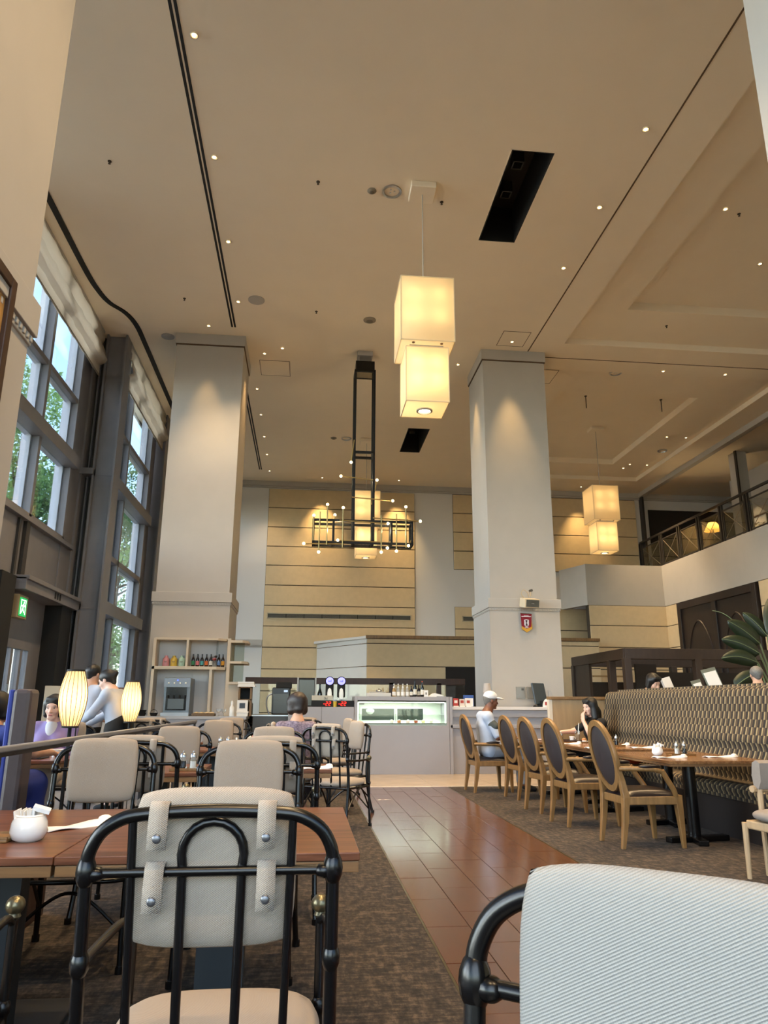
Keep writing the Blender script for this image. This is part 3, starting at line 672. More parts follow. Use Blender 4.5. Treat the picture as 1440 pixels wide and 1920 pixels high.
# steel columns
def steel_col(name, xo, yo):
    c = struct(B(name, STEEL, None, (xo-.05, xo+.36, yo, yo+.08, 0, HC), bevel=.004))
    B('flange', STEEL, c, (xo+.34, xo+.38, yo-.12, yo+.35, 0, HC), (xo-.06, xo-.02, yo-.10, yo+.05, 0, HC))
    B('channel', MATBLK if False else STEELD, c, (xo-.24, xo-.05, yo+.10, yo+.14, 0, HC))
    B('left_flange', STEEL, c, (xo-.28, xo-.24, yo-.16, yo+.14, 0, HC), (xo-.19, xo-.165, yo+.02, yo+.14, 0, HC))
    B('left_plate', STEEL, c, (xo-.62, xo-.28, yo-.08, yo-.02, 0, HC), bevel=.004)
    for z in (5.72, 2.98): B('gusset', STEEL, c, (xo-.30, xo-.02, yo-.19, yo+.12, z, z+.13), (xo-.62, xo+.36, yo-.012, yo+.01, z+.02, z+.05), bevel=.004)
    return c
steel_col('wall_steel_column', -4.42, 14.85); fc = struct(B('wall_steel_column_far', STEEL, None, (-4.44, -4.02, 19.36, 19.44, 0, HC), bevel=.004)); B('flange', STEEL, fc, (-4.04, -4.0, 19.25, 19.72, 0, HC)); B('gusset', STEEL, fc, (-4.44, -4.0, 19.33, 19.37, 5.74, 5.78), (-4.44, -4.0, 19.33, 19.37, 3.0, 3.04))
cable = MB().tube(bez([(-4.52, 14.86, 3.0), (-4.53, 14.84, 2.2), (-4.5, 14.84, 1.2), (-4.52, 14.85, .3)], 6), .008, 6).build('cable', MATBLK); tag(cable, 'thin black cable hanging down the steel window column', 'cable')
# roman blinds pulled up at the head of the windows
def blind(X, y0, y1, label, droop):
    b = MB(); n = 24; prof = [(0, HC-.01), (.05, HC-.05), (.07, HC-.2), (.02, HC-.34), (.10, HC-.42), (.12, HC-.55), (.16, HC-.66), (.14, HC-.74), (.03, HC-.80), (.02, HC-1.02)]
    for i in range(n+1):
        y = y0+(y1-y0)*i/n
        for k, (dx, z) in enumerate(prof):
            dz = 0.0 if k < 3 else droop*math.sin(PI*i/n)*(-.10 if k < 8 else -.03)+.012*math.sin(i*2.3+k)
            b.v.append((X+dx+.012*math.sin(i*1.7+k*2), y, z+dz))
    m = len(prof); b.f = [(i*m+k, i*m+k+1, (i+1)*m+k+1, (i+1)*m+k) for i in range(n) for k in range(m-1)]
    o = b.build('roman_blind', BLINDM, smooth=True, fix=False); sd = o.modifiers.new('solid', 'SOLIDIFY'); sd.thickness = .012
    tag(o, label, 'blind')
    MB().bar((X+.03, y0, HC-1.03), (X+.03, y1, HC-1.03), .02, .03).build('bottom_bar', mat('blind bar', '#8d8578', .6), o)
    B('head_rail', PAINT, o, (X-.02, X+.06, y0, y1, HC-.06, HC-.005))
    return o
blind(-4.55, 10.1, 14.62, 'raised cream roman blind on the nearest window bay', .6)
blind(-4.10, 15.1, 19.25, 'raised cream roman blind beyond the tall steel column', .5)
blind(-4.10, 19.7, 25.0, 'raised cream roman blind on the far bay, mostly behind the left pillar', .5)
# low screens before the far windows
ls = B('slatted_screen', mat('brown screen wood', '#6a4730', .5, var=.2, vscale=6), None, (-4.0, -3.05, 13.32, 13.36, .90, .98), (-4.0, -3.05, 13.32, 13.36, 1.42, 1.48)); tag(ls, 'brown wooden slatted screen on the white low wall behind the second lantern', 'screen')
for i in range(15): B('slat', MATS['brown screen wood'], ls, (-3.98+i*.065, -3.95+i*.065, 13.325, 13.355, .98, 1.42))
lo = B('wall_low_window', PAINT, None, (-4.2, -2.95, 13.28, 13.42, 0, .90), bevel=.006); struct(lo)
bd = B('menu_board', mat('beige board', '#b3a48c', .7), None, (-3.85, -3.25, 11.60, 11.66, 0.02, 1.46), bevel=.006); tag(bd, 'plain beige standing board behind the lavender clad diner', 'board')
B('foot', STEELD, bd, (-3.8, -3.3, 11.5, 11.76, 0, .03))

# ---- outdoors: ground, trees
struct(B('ground_outside', mat('outdoor paving', '#7d786c', .9), None, (-60, -4.9, -20, 80, -.5, -.35)))
def leafy(name, x, y, h, r, seed, label, n=9000, low=.25, dark=0):
    rg = np.random.default_rng(seed); t = empty(name, (x, y, -.35), 0, label, 'tree', 'trees outside the window wall')
    tr = MB(); tr.tube(bez([(0, 0, 0), (.08, .05, h*.25), (-.05, .1, h*.5), (.05, 0, h*.85)], 5), [.16-.13*i/15 for i in range(16)], 8)
    rp = random.Random(seed)
    for i in range(16):
        z = h*rp.uniform(low+.05, .8); a = rp.uniform(0, 2*PI); L = r*rp.uniform(.6, 1.0)
        tr.tube(bez([(0, 0, z), (math.cos(a)*L*.5, math.sin(a)*L*.5, z+L*.25), (math.cos(a)*L, math.sin(a)*L, z+L*.55)], 4), [.05-.04*k/8 for k in range(9)], 5)
    tr.build('trunk', mat('tree bark', '#4b3d31', .9), t, smooth=True)
    K = 60; cen = []
    for i in range(K):
        u = rg.normal(size=3); u /= np.linalg.norm(u); q = u*rg.uniform(.35, 1)**.5; cen.append((q[0]*r, q[1]*r, h*(low+(1-low)*(.5+.5*q[2]))))
    cen = np.array(cen); c = cen[rg.integers(0, K, n)]+rg.normal(size=(n, 3))*r*.14; d1 = rg.normal(size=(n, 3)); d1 /= np.linalg.norm(d1, axis=1)[:, None]
    d2 = np.cross(d1, rg.normal(size=(n, 3))); d2 /= np.linalg.norm(d2, axis=1)[:, None]; s = rg.uniform(.05, .10, n)[:, None]
    V = np.stack([c-d1*s, c+d2*s*.5, c+d1*s, c-d2*s*.5], 1).reshape(-1, 3); F = np.arange(4*n).reshape(-1, 4)
    me = bpy.data.meshes.new('foliage'); me.from_pydata(V.tolist(), [], F.tolist()); me.materials.append(LEAF[dark]); o = link('foliage', me, None, t); o['kind'] = 'stuff'
    return t
LEAF = [translucent_mat('leaf green', '#6f8f5a', .45), translucent_mat('deep leaf green', '#54764c', .4)]
leafy('garden_tree', -9.7, 24.0, 12.4, 2.3, 1, 'tall green tree seen through the nearest window bay', 15000, low=.42)
leafy('garden_tree', -7.4, 20.0, 7.6, 1.5, 2, 'green tree whose branches fill the lower panes of the nearest bay', 9000, low=.45, dark=1)
leafy('garden_tree', -9.2, 34.0, 13.0, 2.2, 3, 'dense tree in the upper panes of the second window bay', 14000, low=.5, dark=1)
leafy('garden_tree', -7.0, 27.5, 7.6, 1.6, 4, 'thin branched tree in the lower panes of the second window bay', 4500, low=.3)
leafy('garden_tree', -8.2, 44.0, 10.5, 2.4, 5, 'distant tree seen beside the left pillar', 6000)
leafy('garden_tree', -13.6, 29.0, 13.0, 2.2, 6, 'pale far tree at the left edge of the nearest bay', 9000, low=.4)
# ================================================================ CEILING FITTINGS
LENS = mat('lit lens', '#fff3d8', .3, emit='#ffe6b4', estr=5.0)
RINGM = mat('downlight ring', '#cfc3ad', .35, .3)
_dl = None
def downlight(x, y, z, label, energy=0.0, size=80, target=None, r=.052, on=True, group=None, blend=.7, color=WARM):
    global _dl
    if _dl is None:
        a = MB().lathe([(1.0, 0), (1.0, -.12), (.82, -.12), (.72, .25)], n=20, cap=False); c = MB().lathe([(.001, .10), (.30, .08), (.46, .12)], n=16, cap=False)
        me1 = bpy.data.meshes.new('ring'); me1.from_pydata(a.v, [], a.f); me1.materials.append(RINGM); me2 = bpy.data.meshes.new('lens'); me2.from_pydata(c.v, [], c.f); me2.materials.append(LENS)
        for q in (me1, me2):
            for p in q.polygons: p.use_smooth = True
        _dl = (me1, me2)
    o = link('downlight', _dl[0], None, None, (x, y, z-.015)); o.scale = (r, r, r); tag(o, label, 'downlight', group)
    l = link('lens', _dl[1], None, o, (0, 0, -.14))
    if energy:
        t = target or (x, y, 0); e = spot(None, (x, y, z-.07), t, energy, size, blend, color); e.parent = o; e.matrix_parent_inverse = Matrix.Diagonal((1/r, 1/r, 1/r, 1)) @ Matrix.Translation((-x, -y, -(z-.015)))
    return o
ORD = ['nearest', 'second', 'third', 'fourth', 'fifth', 'sixth', 'seventh', 'eighth']
G1 = 140.0
for i, y in enumerate((7.13, 9.14, 11.15, 13.09)): downlight(-1.56, y, HC, '%s small downlight beside the long black ceiling slot' % ORD[i], G1*2.2, 95)
for i, y in enumerate((17.2, 18.9, 20.6, 22.2, 23.9)): downlight(-1.45, y, HC, '%s small downlight along the slot behind the left pillar' % ORD[i], G1*.8 if i in (0, 2, 4) else 0, 90)
for i, y in enumerate((7.95, 9.59, 11.27)): downlight(4.42, y, HC, '%s small downlight along the brown ceiling seam' % ORD[i], G1*2.2, 95)
downlight(-2.26, 14.12, HC, 'small downlight just before the top of the left pillar', 130, 36, (-2.26, 14.75, 2.0), blend=1.0, color=(1, .62, .24))
downlight(4.25, 14.08, HC, 'small downlight in the square hatch before the right pillar', 240, 36, (4.33, 14.75, 2.0), blend=1.0, color=(1, .62, .24))
downlight(3.30, 15.3, HC, 'small downlight lighting the left side of the right pillar', 200, 40, (3.85, 15.25, 2.0), blend=1.0, color=(1, .62, .24))
downlight(-1.16, 15.25, HC, 'small downlight lighting the right side of the left pillar', 120, 60, (-1.5, 15.25, 3.5), blend=1.0, color=(1, .58, .22))
downlight(-.75, 14.95, HC, 'small downlight right of the one beside the left pillar', 0)
downlight(5.4, 15.9, HC, 'small downlight in the hatch right of the right pillar', 120, 90)
for i, x in enumerate((.35, 3.05)): downlight(x, 24.45, HC, ['small downlight above the left of the large tan panel', 'small downlight above the right of the large tan panel'][i], 300, 58, (x, 25.1, 6.2), blend=1.0, color=(1, .66, .28))
downlight(9.7, 24.45, HC, 'small downlight above the far right tan wall panel', 170, 60, (9.8, 25.1, 6.2), blend=1.0, color=(1, .66, .28)); downlight(7.2, 24.45, HC, 'dim small downlight above the wall between pillar and far cube lamp', 120, 60, (7.2, 25.1, 6.2), blend=1.0, color=(1, .66, .28))
downlight(10.5, 22.6, HC+.14, 'small downlight above the gallery corner', 700, 75, (11.8, 22.5, 5.0), blend=1.0)
for i, (x, y) in enumerate(((7.0, 15.1), (8.55, 15.1))): downlight(x+1.2, y, HC, ['left small downlight on the cross beam at upper right', 'right small downlight on the cross beam at upper right'][i], G1*2.2, 95)
for i, (x, y) in enumerate(((10.55, 19.6), (11.15, 19.6), (10.55, 22.2), (11.15, 22.2))): downlight(x, y, HC+.14, ['left', 'right', 'left', 'right'][i]+' of the '+('near' if i < 2 else 'far')+' downlight pair on the right coffer edge', 240 if i == 0 else 0, 80, r=.05)
downlight(6.7, 9.8, HC+.32, 'small bright downlight at the right edge of the picture', G1*2.5, 95); downlight(8.2, 11.2, HC+.32, 'small downlight deep in the right ceiling coffer', G1*2.0, 95)
for i, (x, y) in enumerate(((1.0, 2.0), (1.0, 5.2), (-.6, -1.5), (2.6, -1.5), (6.5, 1.0), (8.5, 5.2))): downlight(x, y, HC if x < 5.4 else HC+.14, ['unseen added downlight over the near aisle', 'unseen added downlight over the aisle beyond', 'unseen added downlight behind the camera on the left', 'unseen added downlight behind the camera on the right', 'unseen added downlight over the near right bay', 'unseen added downlight over the middle right bay'][i], G1*(3.6 if i < 2 else 2.8), 100)  # out of view downlights added as light sources for the near hall
# larger fittings
def big_dl(x, y, z, label, e):
    o = MB().lathe([(.15, 0), (.15, -.02), (.12, -.025), (.10, .06)], (0, 0, 0), 28, cap=False).build('large_downlight', CHROME, smooth=True, fix=False, loc=(x, y, z)); tag(o, label, 'downlight')
    MB().lathe([(.001, .05), (.10, .04)], n=20, cap=False).build('reflector', CHROME, o, smooth=True, fix=False)
    for a in (0, 2.1, 4.2): B('bulb', WCER, o, (math.cos(a)*.04-.012, math.cos(a)*.04+.012, math.sin(a)*.04-.012, math.sin(a)*.04+.012, -.01, .04))
    return o
big_dl(1.09, 9.59, HC, 'large unlit chrome downlight beside the near pendant mount', 0)
big_dl(.98, 20.5, HC, 'large unlit chrome downlight beside the far pendant mount', 0)
o = big_dl(7.25, 15.6, HC+.14, 'large lit downlight on the cross beam beside the right pillar', 0); MB().lathe([(.001, .03), (.09, .03)], n=16, cap=False).build('lens', LENS, o, fix=False); spot(o, (7.25, 15.6, HC+.1), (7.25, 15.6, 0), 170, 95)
o = big_dl(11.0, 20.8, HC+.14, 'large dim downlight between the two downlight pairs', 0)
GREYD = mat('detector grey', '#8d8474', .6)
for k, (x, y, r, lab) in enumerate(((.78, 9.61, .07, 'small round smoke detector beside the near pendant mount'), (1.08, 13.52, .13, 'round ceiling speaker cover above the black chandelier mount'), (.60, 20.5, .09, 'small round detector left of the far pendant mount'))):
    o = MB().lathe([(r, 0), (r, -.012), (r*.7, -.03), (r*.3, -.035), (.001, -.035)], n=24, cap=False).build('ceiling_detector', GREYD, smooth=True, fix=False, loc=(x, y, HC)); tag(o, lab, 'detector')
    MB().lathe([(r*.55, -.036), (r*.3, -.045), (.001, -.045)], n=16, cap=False).build('grille', mat('detector dark', '#6b6355', .7), o, smooth=True, fix=False)
for k, (x, y, r, lab) in enumerate(((-1.2, 13.0, .16, 'round white access cover at the end of the ceiling slot'), (-3.2, 14.7, .14, 'round white cover left of the left pillar'))):
    o = MB().lathe([(r, 0), (r, -.015), (r*.9, -.02), (.001, -.022)], n=28, cap=False).build('ceiling_cover', PAINT, smooth=True, fix=False, loc=(x, y, HC)); tag(o, lab, 'cover')
SPR = mat('sprinkler dark', '#4c4235', .5, .5)
for k, (x, y, lab) in enumerate(((-3.1, 9.4, 'near the left edge'), (-.05, 9.5, 'left of the near pendant mount'), (1.9, 9.75, 'right of the near pendant mount'), (-2.6, 13.1, 'near the curved black line'), (-.02, 13.3, 'above the gap between pillars'), (2.5, 13.7, 'right of the near cube lamp'), (7.0, 9.9, 'in the right ceiling coffer'), (7.4, 13.3, 'near the coffer corner'))):
    o = MB().lathe([(.028, 0), (.028, -.01), (.008, -.012), (.008, -.04), (.02, -.045), (.001, -.05)], n=12, cap=False).build('sprinkler_head', SPR, smooth=True, fix=False, loc=(x, y, chgt(x, y) or HC)); tag(o, 'tiny sprinkler head on the ceiling '+lab, 'sprinkler')
for k, (x, y) in enumerate(((7.2, 17.4), (9.3, 17.4))):
    o = MB().tube([(0, 0, 0), (0, 0, -.35)], .012, 8).build('hanging_hook', SPR, loc=(x, y, HC+.32)); tag(o, ['left', 'right'][k]+' of the two short dark rods hanging from the right coffer', 'hook'); MB().lathe([(.04, 0), (.03, -.02), (.001, -.02)], n=12, cap=False).build('rose', SPR, o, fix=False)
# hatches
for k, (x0, x1, y0, y1, lab) in enumerate(((3.95, 4.55, 13.65, 14.3, 'square access hatch before the right pillar'), (-1.3, -.6, 15.6, 16.4, 'rectangular access hatch behind the left pillar'), (5.2, 5.75, 15.35, 16.1, 'square access hatch right of the right pillar'))):
    b = MB(); t = .012
    b.box(x0, x1, y0, y0+t, HC-.004, HC); b.box(x0, x1, y1-t, y1, HC-.004, HC); b.box(x0, x0+t, y0, y1, HC-.004, HC); b.box(x1-t, x1, y0, y1, HC-.004, HC)
    o = b.build('ceiling_hatch', MATS['seam brown']); tag(o, lab, 'hatch'); B('hatch_panel', CEIL, o, (x0+t, x1-t, y0+t, y1-t, HC-.003, HC))

# ---- stacked cube pendants
ACR = translucent_mat('warm acrylic', '#fff0d2', .8)
def pendant(x, y, dz, label, e, ys=(-1, 1)):
    zc = chgt(x, y) or HC; p = empty('cube_pendant', (x, y, zc), 0, label, 'pendant lamp')
    B('canopy', CEIL, p, (-.19, .19, -.19, .19, -.10, 0), bevel=.006); MB().tube([(0, 0, -.1), (0, 0, 7.13+dz-zc)], .008, 6).build('cable', PAINT, p)
    for nm, s, z0, z1, by in (('upper_cube', .38, 6.13, 7.13, 0), ('lower_cube', .30, 5.25, 6.07, 0)):
        z0 += dz-zc; z1 += dz-zc; t = .006; b = MB()
        b.add([(-s, -s, z0), (s, -s, z0), (s, s, z0), (-s, s, z0), (-s, -s, z1), (s, -s, z1), (s, s, z1), (-s, s, z1)], [(0, 3, 2, 1), (4, 5, 6, 7), (0, 1, 5, 4), (1, 2, 6, 5), (2, 3, 7, 6), (3, 0, 4, 7)])
        o = b.build(nm, ACR, p)
        ed = MB()
        for sx in (-1, 1):
            for sy in (-1, 1): ed.box(sx*s-.006, sx*s+.006, sy*s-.006, sy*s+.006, z0, z1)
        for z in (z0, z1):
            for sx in (-1, 1): ed.box(sx*s-.006, sx*s+.006, -s, s, z-.006, z+.006); ed.box(-s, s, sx*s-.006, sx*s+.006, z-.006, z+.006)
        ed.build('edge_trim', mat('cream trim', '#e6d3ae', .5), o)
        H = z1-z0
        for (ax, ay, f) in [(sx*.48, sy*.58, fz) for sx in (-1, 1) for sy in ys for fz in (.74, .40)]:
            point(p, (s*ax, s*ay, z0+H*f), e, (1, .66, .29), .045)
    z0 = 5.25+dz-zc; MB().lathe([(.115, -.012), (.115, -.03), (.09, -.035), (.085, -.012)], (0, 0, z0), 24, cap=False).build('bottom_ring', PAINT, p, smooth=True, fix=False)
    MB().lathe([(.001, -.016), (.085, -.012)], (0, 0, z0), 20, cap=False).build('bottom_lens', LENS, p, fix=False)
    for sx in (-.2, .2): MB().cyl((sx, -.33), .02, 6.12+dz-zc-.012, 6.12+dz-zc, 12).build('vent_cap', mat('bronze dot', '#6b4a2a', .5), p)
    spot(p, (x, y, 5.2+dz), (x, y, 0), 260, 80)
    for z in (6.07, 6.13): pass
    B('spacer', PAINT, p, (-.24, .24, -.24, .24, 6.07+dz-zc, 6.13+dz-zc))
    return p
pendant(1.55, 9.5, 0.0, 'nearest lit pendant of two stacked cream cubes', .46)
pendant(1.6, 20.6, .08, 'distant lit pendant of two stacked cubes behind the black chandelier', .9, (-1,))
pendant(8.36, 19.65, .2, 'lit pendant of two stacked cubes beside the gallery on the right', .46)

# ---- black frame chandelier
ch = empty('frame_chandelier', (1.1, 15.05, HC), 0, 'black box frame chandelier with brass rods and small globe bulbs', 'chandelier')
GOLD = mat('pale brass rod', '#c2ab72', .3, .8)
B('ceiling_mount', PAINT, ch, (-.17, .17, -.17, .17, -.12, 0), bevel=.01)
b = MB()
for sx in (-.14, .14):
    for sy in (-.14, .14): b.tube([(sx, sy, -.1), (sx, sy, -.3)], .012, 6)
b.build('mount_rod', CHROME, ch)
B('top_box', BLACK, ch, (-.21, .21, -.21, .21, -.52, -.27), bevel=.004)
def frame(name, x0, x1, y0, y1, z0, z1, t):
    b = MB()
    for x in (x0, x1):
        for y in (y0, y1): b.bar((x, y, z0), (x, y, z1), t)
    for z in (z0, z1):
        for y in (y0, y1): b.bar((x0-t/2, y, z), (x1+t/2, y, z), t)
        for x in (x0, x1): b.bar((x, y0, z), (x, y1, z), t)
    return b
frame('', -.21, .21, -.18, .18, -4.40, -.5, .05).build('vertical_frame', MATBLK, ch)
fb = frame('', -1.04, 1.04, -.18, .18, -4.42, -3.95, .045)
for x in (-.62, -.21, .21, .60):
    for y in (-.18, .18): fb.bar((x, y, -4.42), (x, y, -3.95), .04)
    fb.bar((x, -.18, -3.95), (x, .18, -3.95), .04); fb.bar((x, -.18, -4.42), (x, .18, -4.42), .04)
fb.build('horizontal_frame', MATBLK, ch)
b = MB(); b.bar((-.21, -.18, -2.42), (.21, -.18, -2.42), .05); b.bar((-.21, .18, -2.42), (.21, .18, -2.42), .05); b.bar((-.21, -.18, -2.42), (-.21, .18, -2.42), .05); b.bar((.21, -.18, -2.42), (.21, .18, -2.42), .05); b.build('cross_bar', MATBLK, ch)
GLOBE = mat('globe bulb', '#fff0cf', .3, emit='#ffe0a4', estr=4.0)
rods = [((-.49, -.2, 5.92), (.2, -.2, 5.86)), ((-.28, -.2, 6.24), (-.22, -.2, 6.75)), ((.28, -.2, 5.86), (.2, .1, 5.4)), ((.62, -.2, 5.41), (-.25, -.2, 5.46)),
        ((-.76, -.22, 5.28), (-.76, -.22, 4.42)), ((-.43, -.22, 5.22), (-.43, -.22, 4.36)), ((-.59, .1, 5.14), (-.62, -.1, 4.95)), ((-1.04, -.2, 5.04), (-1.04, -.2, 4.50)),
        ((.90, -.22, 5.28), (.90, -.22, 4.40)), ((1.21, -.2, 4.98), (.2, -.2, 5.02)), ((.52, -.2, 4.91), (-.5, -.2, 4.95)), ((-.53, -.2, 4.52), (.4, -.2, 4.50)),
        ((-1.23, -.2, 4.43), (-.4, -.2, 4.44)), ((-.92, -.2, 4.26), (-.91, -.2, 5.12)), ((.50, -.3, 4.36), (.6, .1, 4.58)), ((.70, -.2, 4.32), (.70, -.2, 5.12)), ((.94, -.3, 4.42), (1.04, 0, 4.6)), ((.38, -.2, 4.29), (.38, -.2, 5.08))]
gl = None
for i, (a, c) in enumerate(rods):
    a = (a[0], a[1], a[2]-HC); c = (c[0], c[1], c[2]-HC)
    r = MB().tube([a, c], .014, 8).build('brass_rod', GOLD, ch, smooth=True)
    if gl is None: gl = MB().ball((0, 0, 0), .031).build('globe_bulb', GLOBE, r, smooth=True, loc=a).data
    else: link('globe_bulb', gl, None, r, a)
for a in ((-.5, 0, -4.1), (.5, 0, -4.1), (0, 0, -3.0)): point(ch, a, 7, (1, .78, .45), .04)
# ================================================================ FURNITURE
def knuckle(b, p, r=.022, h=.036, ax=(0, 0, 1)):
    b.ball(p, (r, r, h), 12, 8)
def metal_chair(fab, fab2):
    """black tubular armchair, faces +y, origin on the floor under the seat"""
    c = empty('metal_chair'); X = .262
    def back(z): return -.235-.055*(z-.42)/.55 if z > .42 else -.235-.06*(.42-z)/.42
    top = [(-X, .86), (-.258, .895), (-.238, .932), (-.205, .956), (-.165, .968), (-.08, .974), (0, .976)]; top = top+[(-x, z) for x, z in top[-2::-1]]
    MB().tube(bez([(x, back(z), z) for x, z in top], 4), .0145, 14).build('top_rail', BLACK, c, smooth=True)
    for s in (-1, 1):
        b = MB().tube(bez([(s*X, back(.86), .86), (s*X, back(.68), .68), (s*X, back(.45), .45), (s*.264, back(.2), .2), (s*.275, back(0)-.02, 0)], 5), .0145, 12)
        b.cyl((s*.275, back(0)-.02), .02, 0, .03, 12); b.build('back_leg', BLACK, c, smooth=True)
        b = MB(); knuckle(b, (s*X, back(.855), .855)); b.ball((s*(X-.02), back(.85), .85), (.022, .018, .016), 10, 6); b.build('knuckle', BLACK, c, smooth=True); b = MB(); knuckle(b, (s*X, back(.675), .675), .02, .032); b.ball((s*X, back(.66)+.02, .665), .017, 10, 6); b.build('knuckle', BLACK, c, smooth=True)
        b = MB().tube([(s*.25, .215, .635), (s*.25, .215, .45), (s*.252, .22, .2), (s*.258, .23, 0)], .0125, 12); b.cyl((s*.258, .23), .019, 0, .03, 12); knuckle(b, (s*.25, .215, .42), .019, .026); b.build('front_leg', BLACK, c, smooth=True)
        b = MB().ball((s*.25, .215, .668), (.026, .026, .024), 14, 9); b.lathe([(.012, -.035), (.018, -.028), (.014, -.02)], (s*.25, .215, .668), 12); b.build('ball_knob', BRASS, c, smooth=True)
        MB().tube(bez([(s*.25, .20, .63), (s*.262, .12, .655), (s*.272, -.02, .655), (s*.27, -.16, .66), (s*X, back(.665)+.01, .665)], 6), .011, 10).build('arm_rod', BLACK, c, smooth=True)
        MB().tube(bez([(s*.262, back(.17), .17), (s*.262, -.15, .29), (s*.26, -.03, .375), (s*.255, .06, .395)], 6), .009, 8).build('side_brace', BLACK, c, smooth=True)
        MB().tube(bez([(s*.252, .218, .17), (s*.252, .13, .30), (s*.252, .05, .385)], 6), .008, 8).build('side_brace', BLACK, c, smooth=True)
        MB().tube([(s*.172, back(.95), .962), (s*.160, back(.42)+.01, .40)], .0095, 10).build('back_bar', BLACK, c, smooth=True)
    MB().tube([(-X, back(.85), .852), (X, back(.85), .852)], .0105, 10).build('mid_rail', BLACK, c, smooth=True)
    ar = [(-.06, .40), (-.064, .86)]+[(-.067*math.cos(t*PI/10), .885+.067*math.sin(t*PI/10)) for t in range(11)]+[(.064, .86), (.06, .40)]
    MB().tube([(x, back(z)+(.012 if z > .42 else .01), z) for x, z in ar], .0105, 10).build('inner_arch', BLACK, c, smooth=True)
    MB().tube(bez([(-.25, -.235, .40), (-.25, .0, .395), (-.24, .22, .395), (0, .25, .395), (.24, .22, .395), (.25, .0, .395), (.25, -.235, .40)], 5), .011, 10).build('seat_ring', BLACK, c, smooth=True)
    MB().tube([(-.25, back(.4), .40), (.25, back(.4), .40)], .011, 10).build('seat_bar', BLACK, c, smooth=True)
    for y, z in ((.215, .17),): MB().tube(bez([(-.25, y, z), (-.1, y, .30), (0, y, .34), (.1, y, .30), (.25, y, z)], 5), .008, 8).build('front_brace', BLACK, c, smooth=True)
    pillow('seat_cushion', fab2, c, .50, .49, .085, (0, .0, .437), (PI/2, 0, 0), .4, 1.0)
    bc = pillow('back_cushion', fab, c, .362, .335, .07, (0, -.226, .853), (math.radians(5), 0, 0), .3, .5)
    for sx, z, tp in ((-.115, .976, 1), (.115, .976, 1), (-.118, .852, 0), (.118, .852, 0)):
        y = back(z); st = MB(); w = .020; pr = []
        for t in range(9):
            a = PI*t/8; pr.append((y+.018*math.cos(a), z+.018*math.sin(a)))
        pr += [(y-.022, z-.03), (y-.020, z-.075)]
        for px in (-w, w):
            for (yy, zz) in pr: st.v.append((sx+px, yy, zz))
        n = len(pr); st.f = [(i, i+1, n+i+1, n+i) for i in range(n-1)]
        o = st.build('strap', fab, c, smooth=True, fix=False); sd = o.modifiers.new('solid', 'SOLIDIFY'); sd.thickness = .005; sd.offset = 0
        MB().ball((sx, y-.026, z-.052), (.0095, .0035, .0095), 12, 6).build('snap_button', mat('snap metal', '#6f7074', .35, .8), o, smooth=True)
    return c
CHG = 'black tubular metal chairs'
chair0 = metal_chair(FAB, FAB); tag(chair0, 'black metal armchair in front with its strapped grey cushion back towards the camera', 'chair', CHG)
chair0.location = (-.19, 2.03, 0)
def place(x, y, rz, label):
    c = copy_tree(chair0); c.location = (x, y, 0); c.rotation_euler = (0, 0, rz); tag(c, label, 'chair', CHG); return c
chg = place(.272, .672, math.radians(143), 'black metal chair at bottom right whose pale ribbed cushion fills the corner')
for ch_ in chg.children:
    if ch_.name.startswith(('back_cushion', 'seat_cushion')):
        ch_.data = ch_.data.copy(); ch_.data.materials.clear(); ch_.data.materials.append(FABG)
place(-1.08, 4.12, PI+.03, 'black metal chair facing the camera behind the left end of the nearest table')
place(-.29, 3.92, PI-.02, 'black metal chair facing the camera behind the right end of the nearest table')
place(-1.02, 5.05, 0, 'black metal chair back to back with the beige chair at the nearest table, left side')
place(-.17, 4.92, -.03, 'black metal chair back to back with the chair at the nearest table, right side')
place(-1.08, 6.55, PI, 'black metal chair facing the camera behind the pepper mills on the second table')
place(-.26, 6.45, PI, 'black metal chair facing the camera in front of the woman in purple')
place(-1.05, 9.30, PI, 'black metal chair facing the camera at the third table from the front, left side')
place(-1.06, 11.0, PI, 'farthest black metal chair facing the camera, by the dispenser counter')
place(-.11, 8.62, -PI/2, 'black metal chair that the woman in purple sits on')
place(.36, 8.0, math.radians(-33), 'black metal chair turned away beside the aisle, brown strapped back showing')
place(.42, 9.15, math.radians(112), 'black metal chair standing sideways at the aisle edge, pale cushion facing left')
place(.40, 10.9, math.radians(105), 'black metal chair sideways by the aisle, hidden behind the other sideways chair')
place(.0, 11.9, .05, 'black metal chair turned away just left of the counter front, only its top showing')
place(-2.56, 6.42, -.25, 'black metal chair of the woman in blue at the left edge beyond the rail')
place(-2.48, 8.12, PI, 'black metal chair of the woman in the lavender cardigan')
place(-2.2, 10.6, .2, 'black metal chair beyond the rail below the second lantern, pale top showing')
place(-2.15, 11.4, 0, 'black metal chair beyond the rail before the dispenser counter, pale top showing')
place(-1.02, 2.08, 0, 'black metal chair cut off at the bottom left corner')
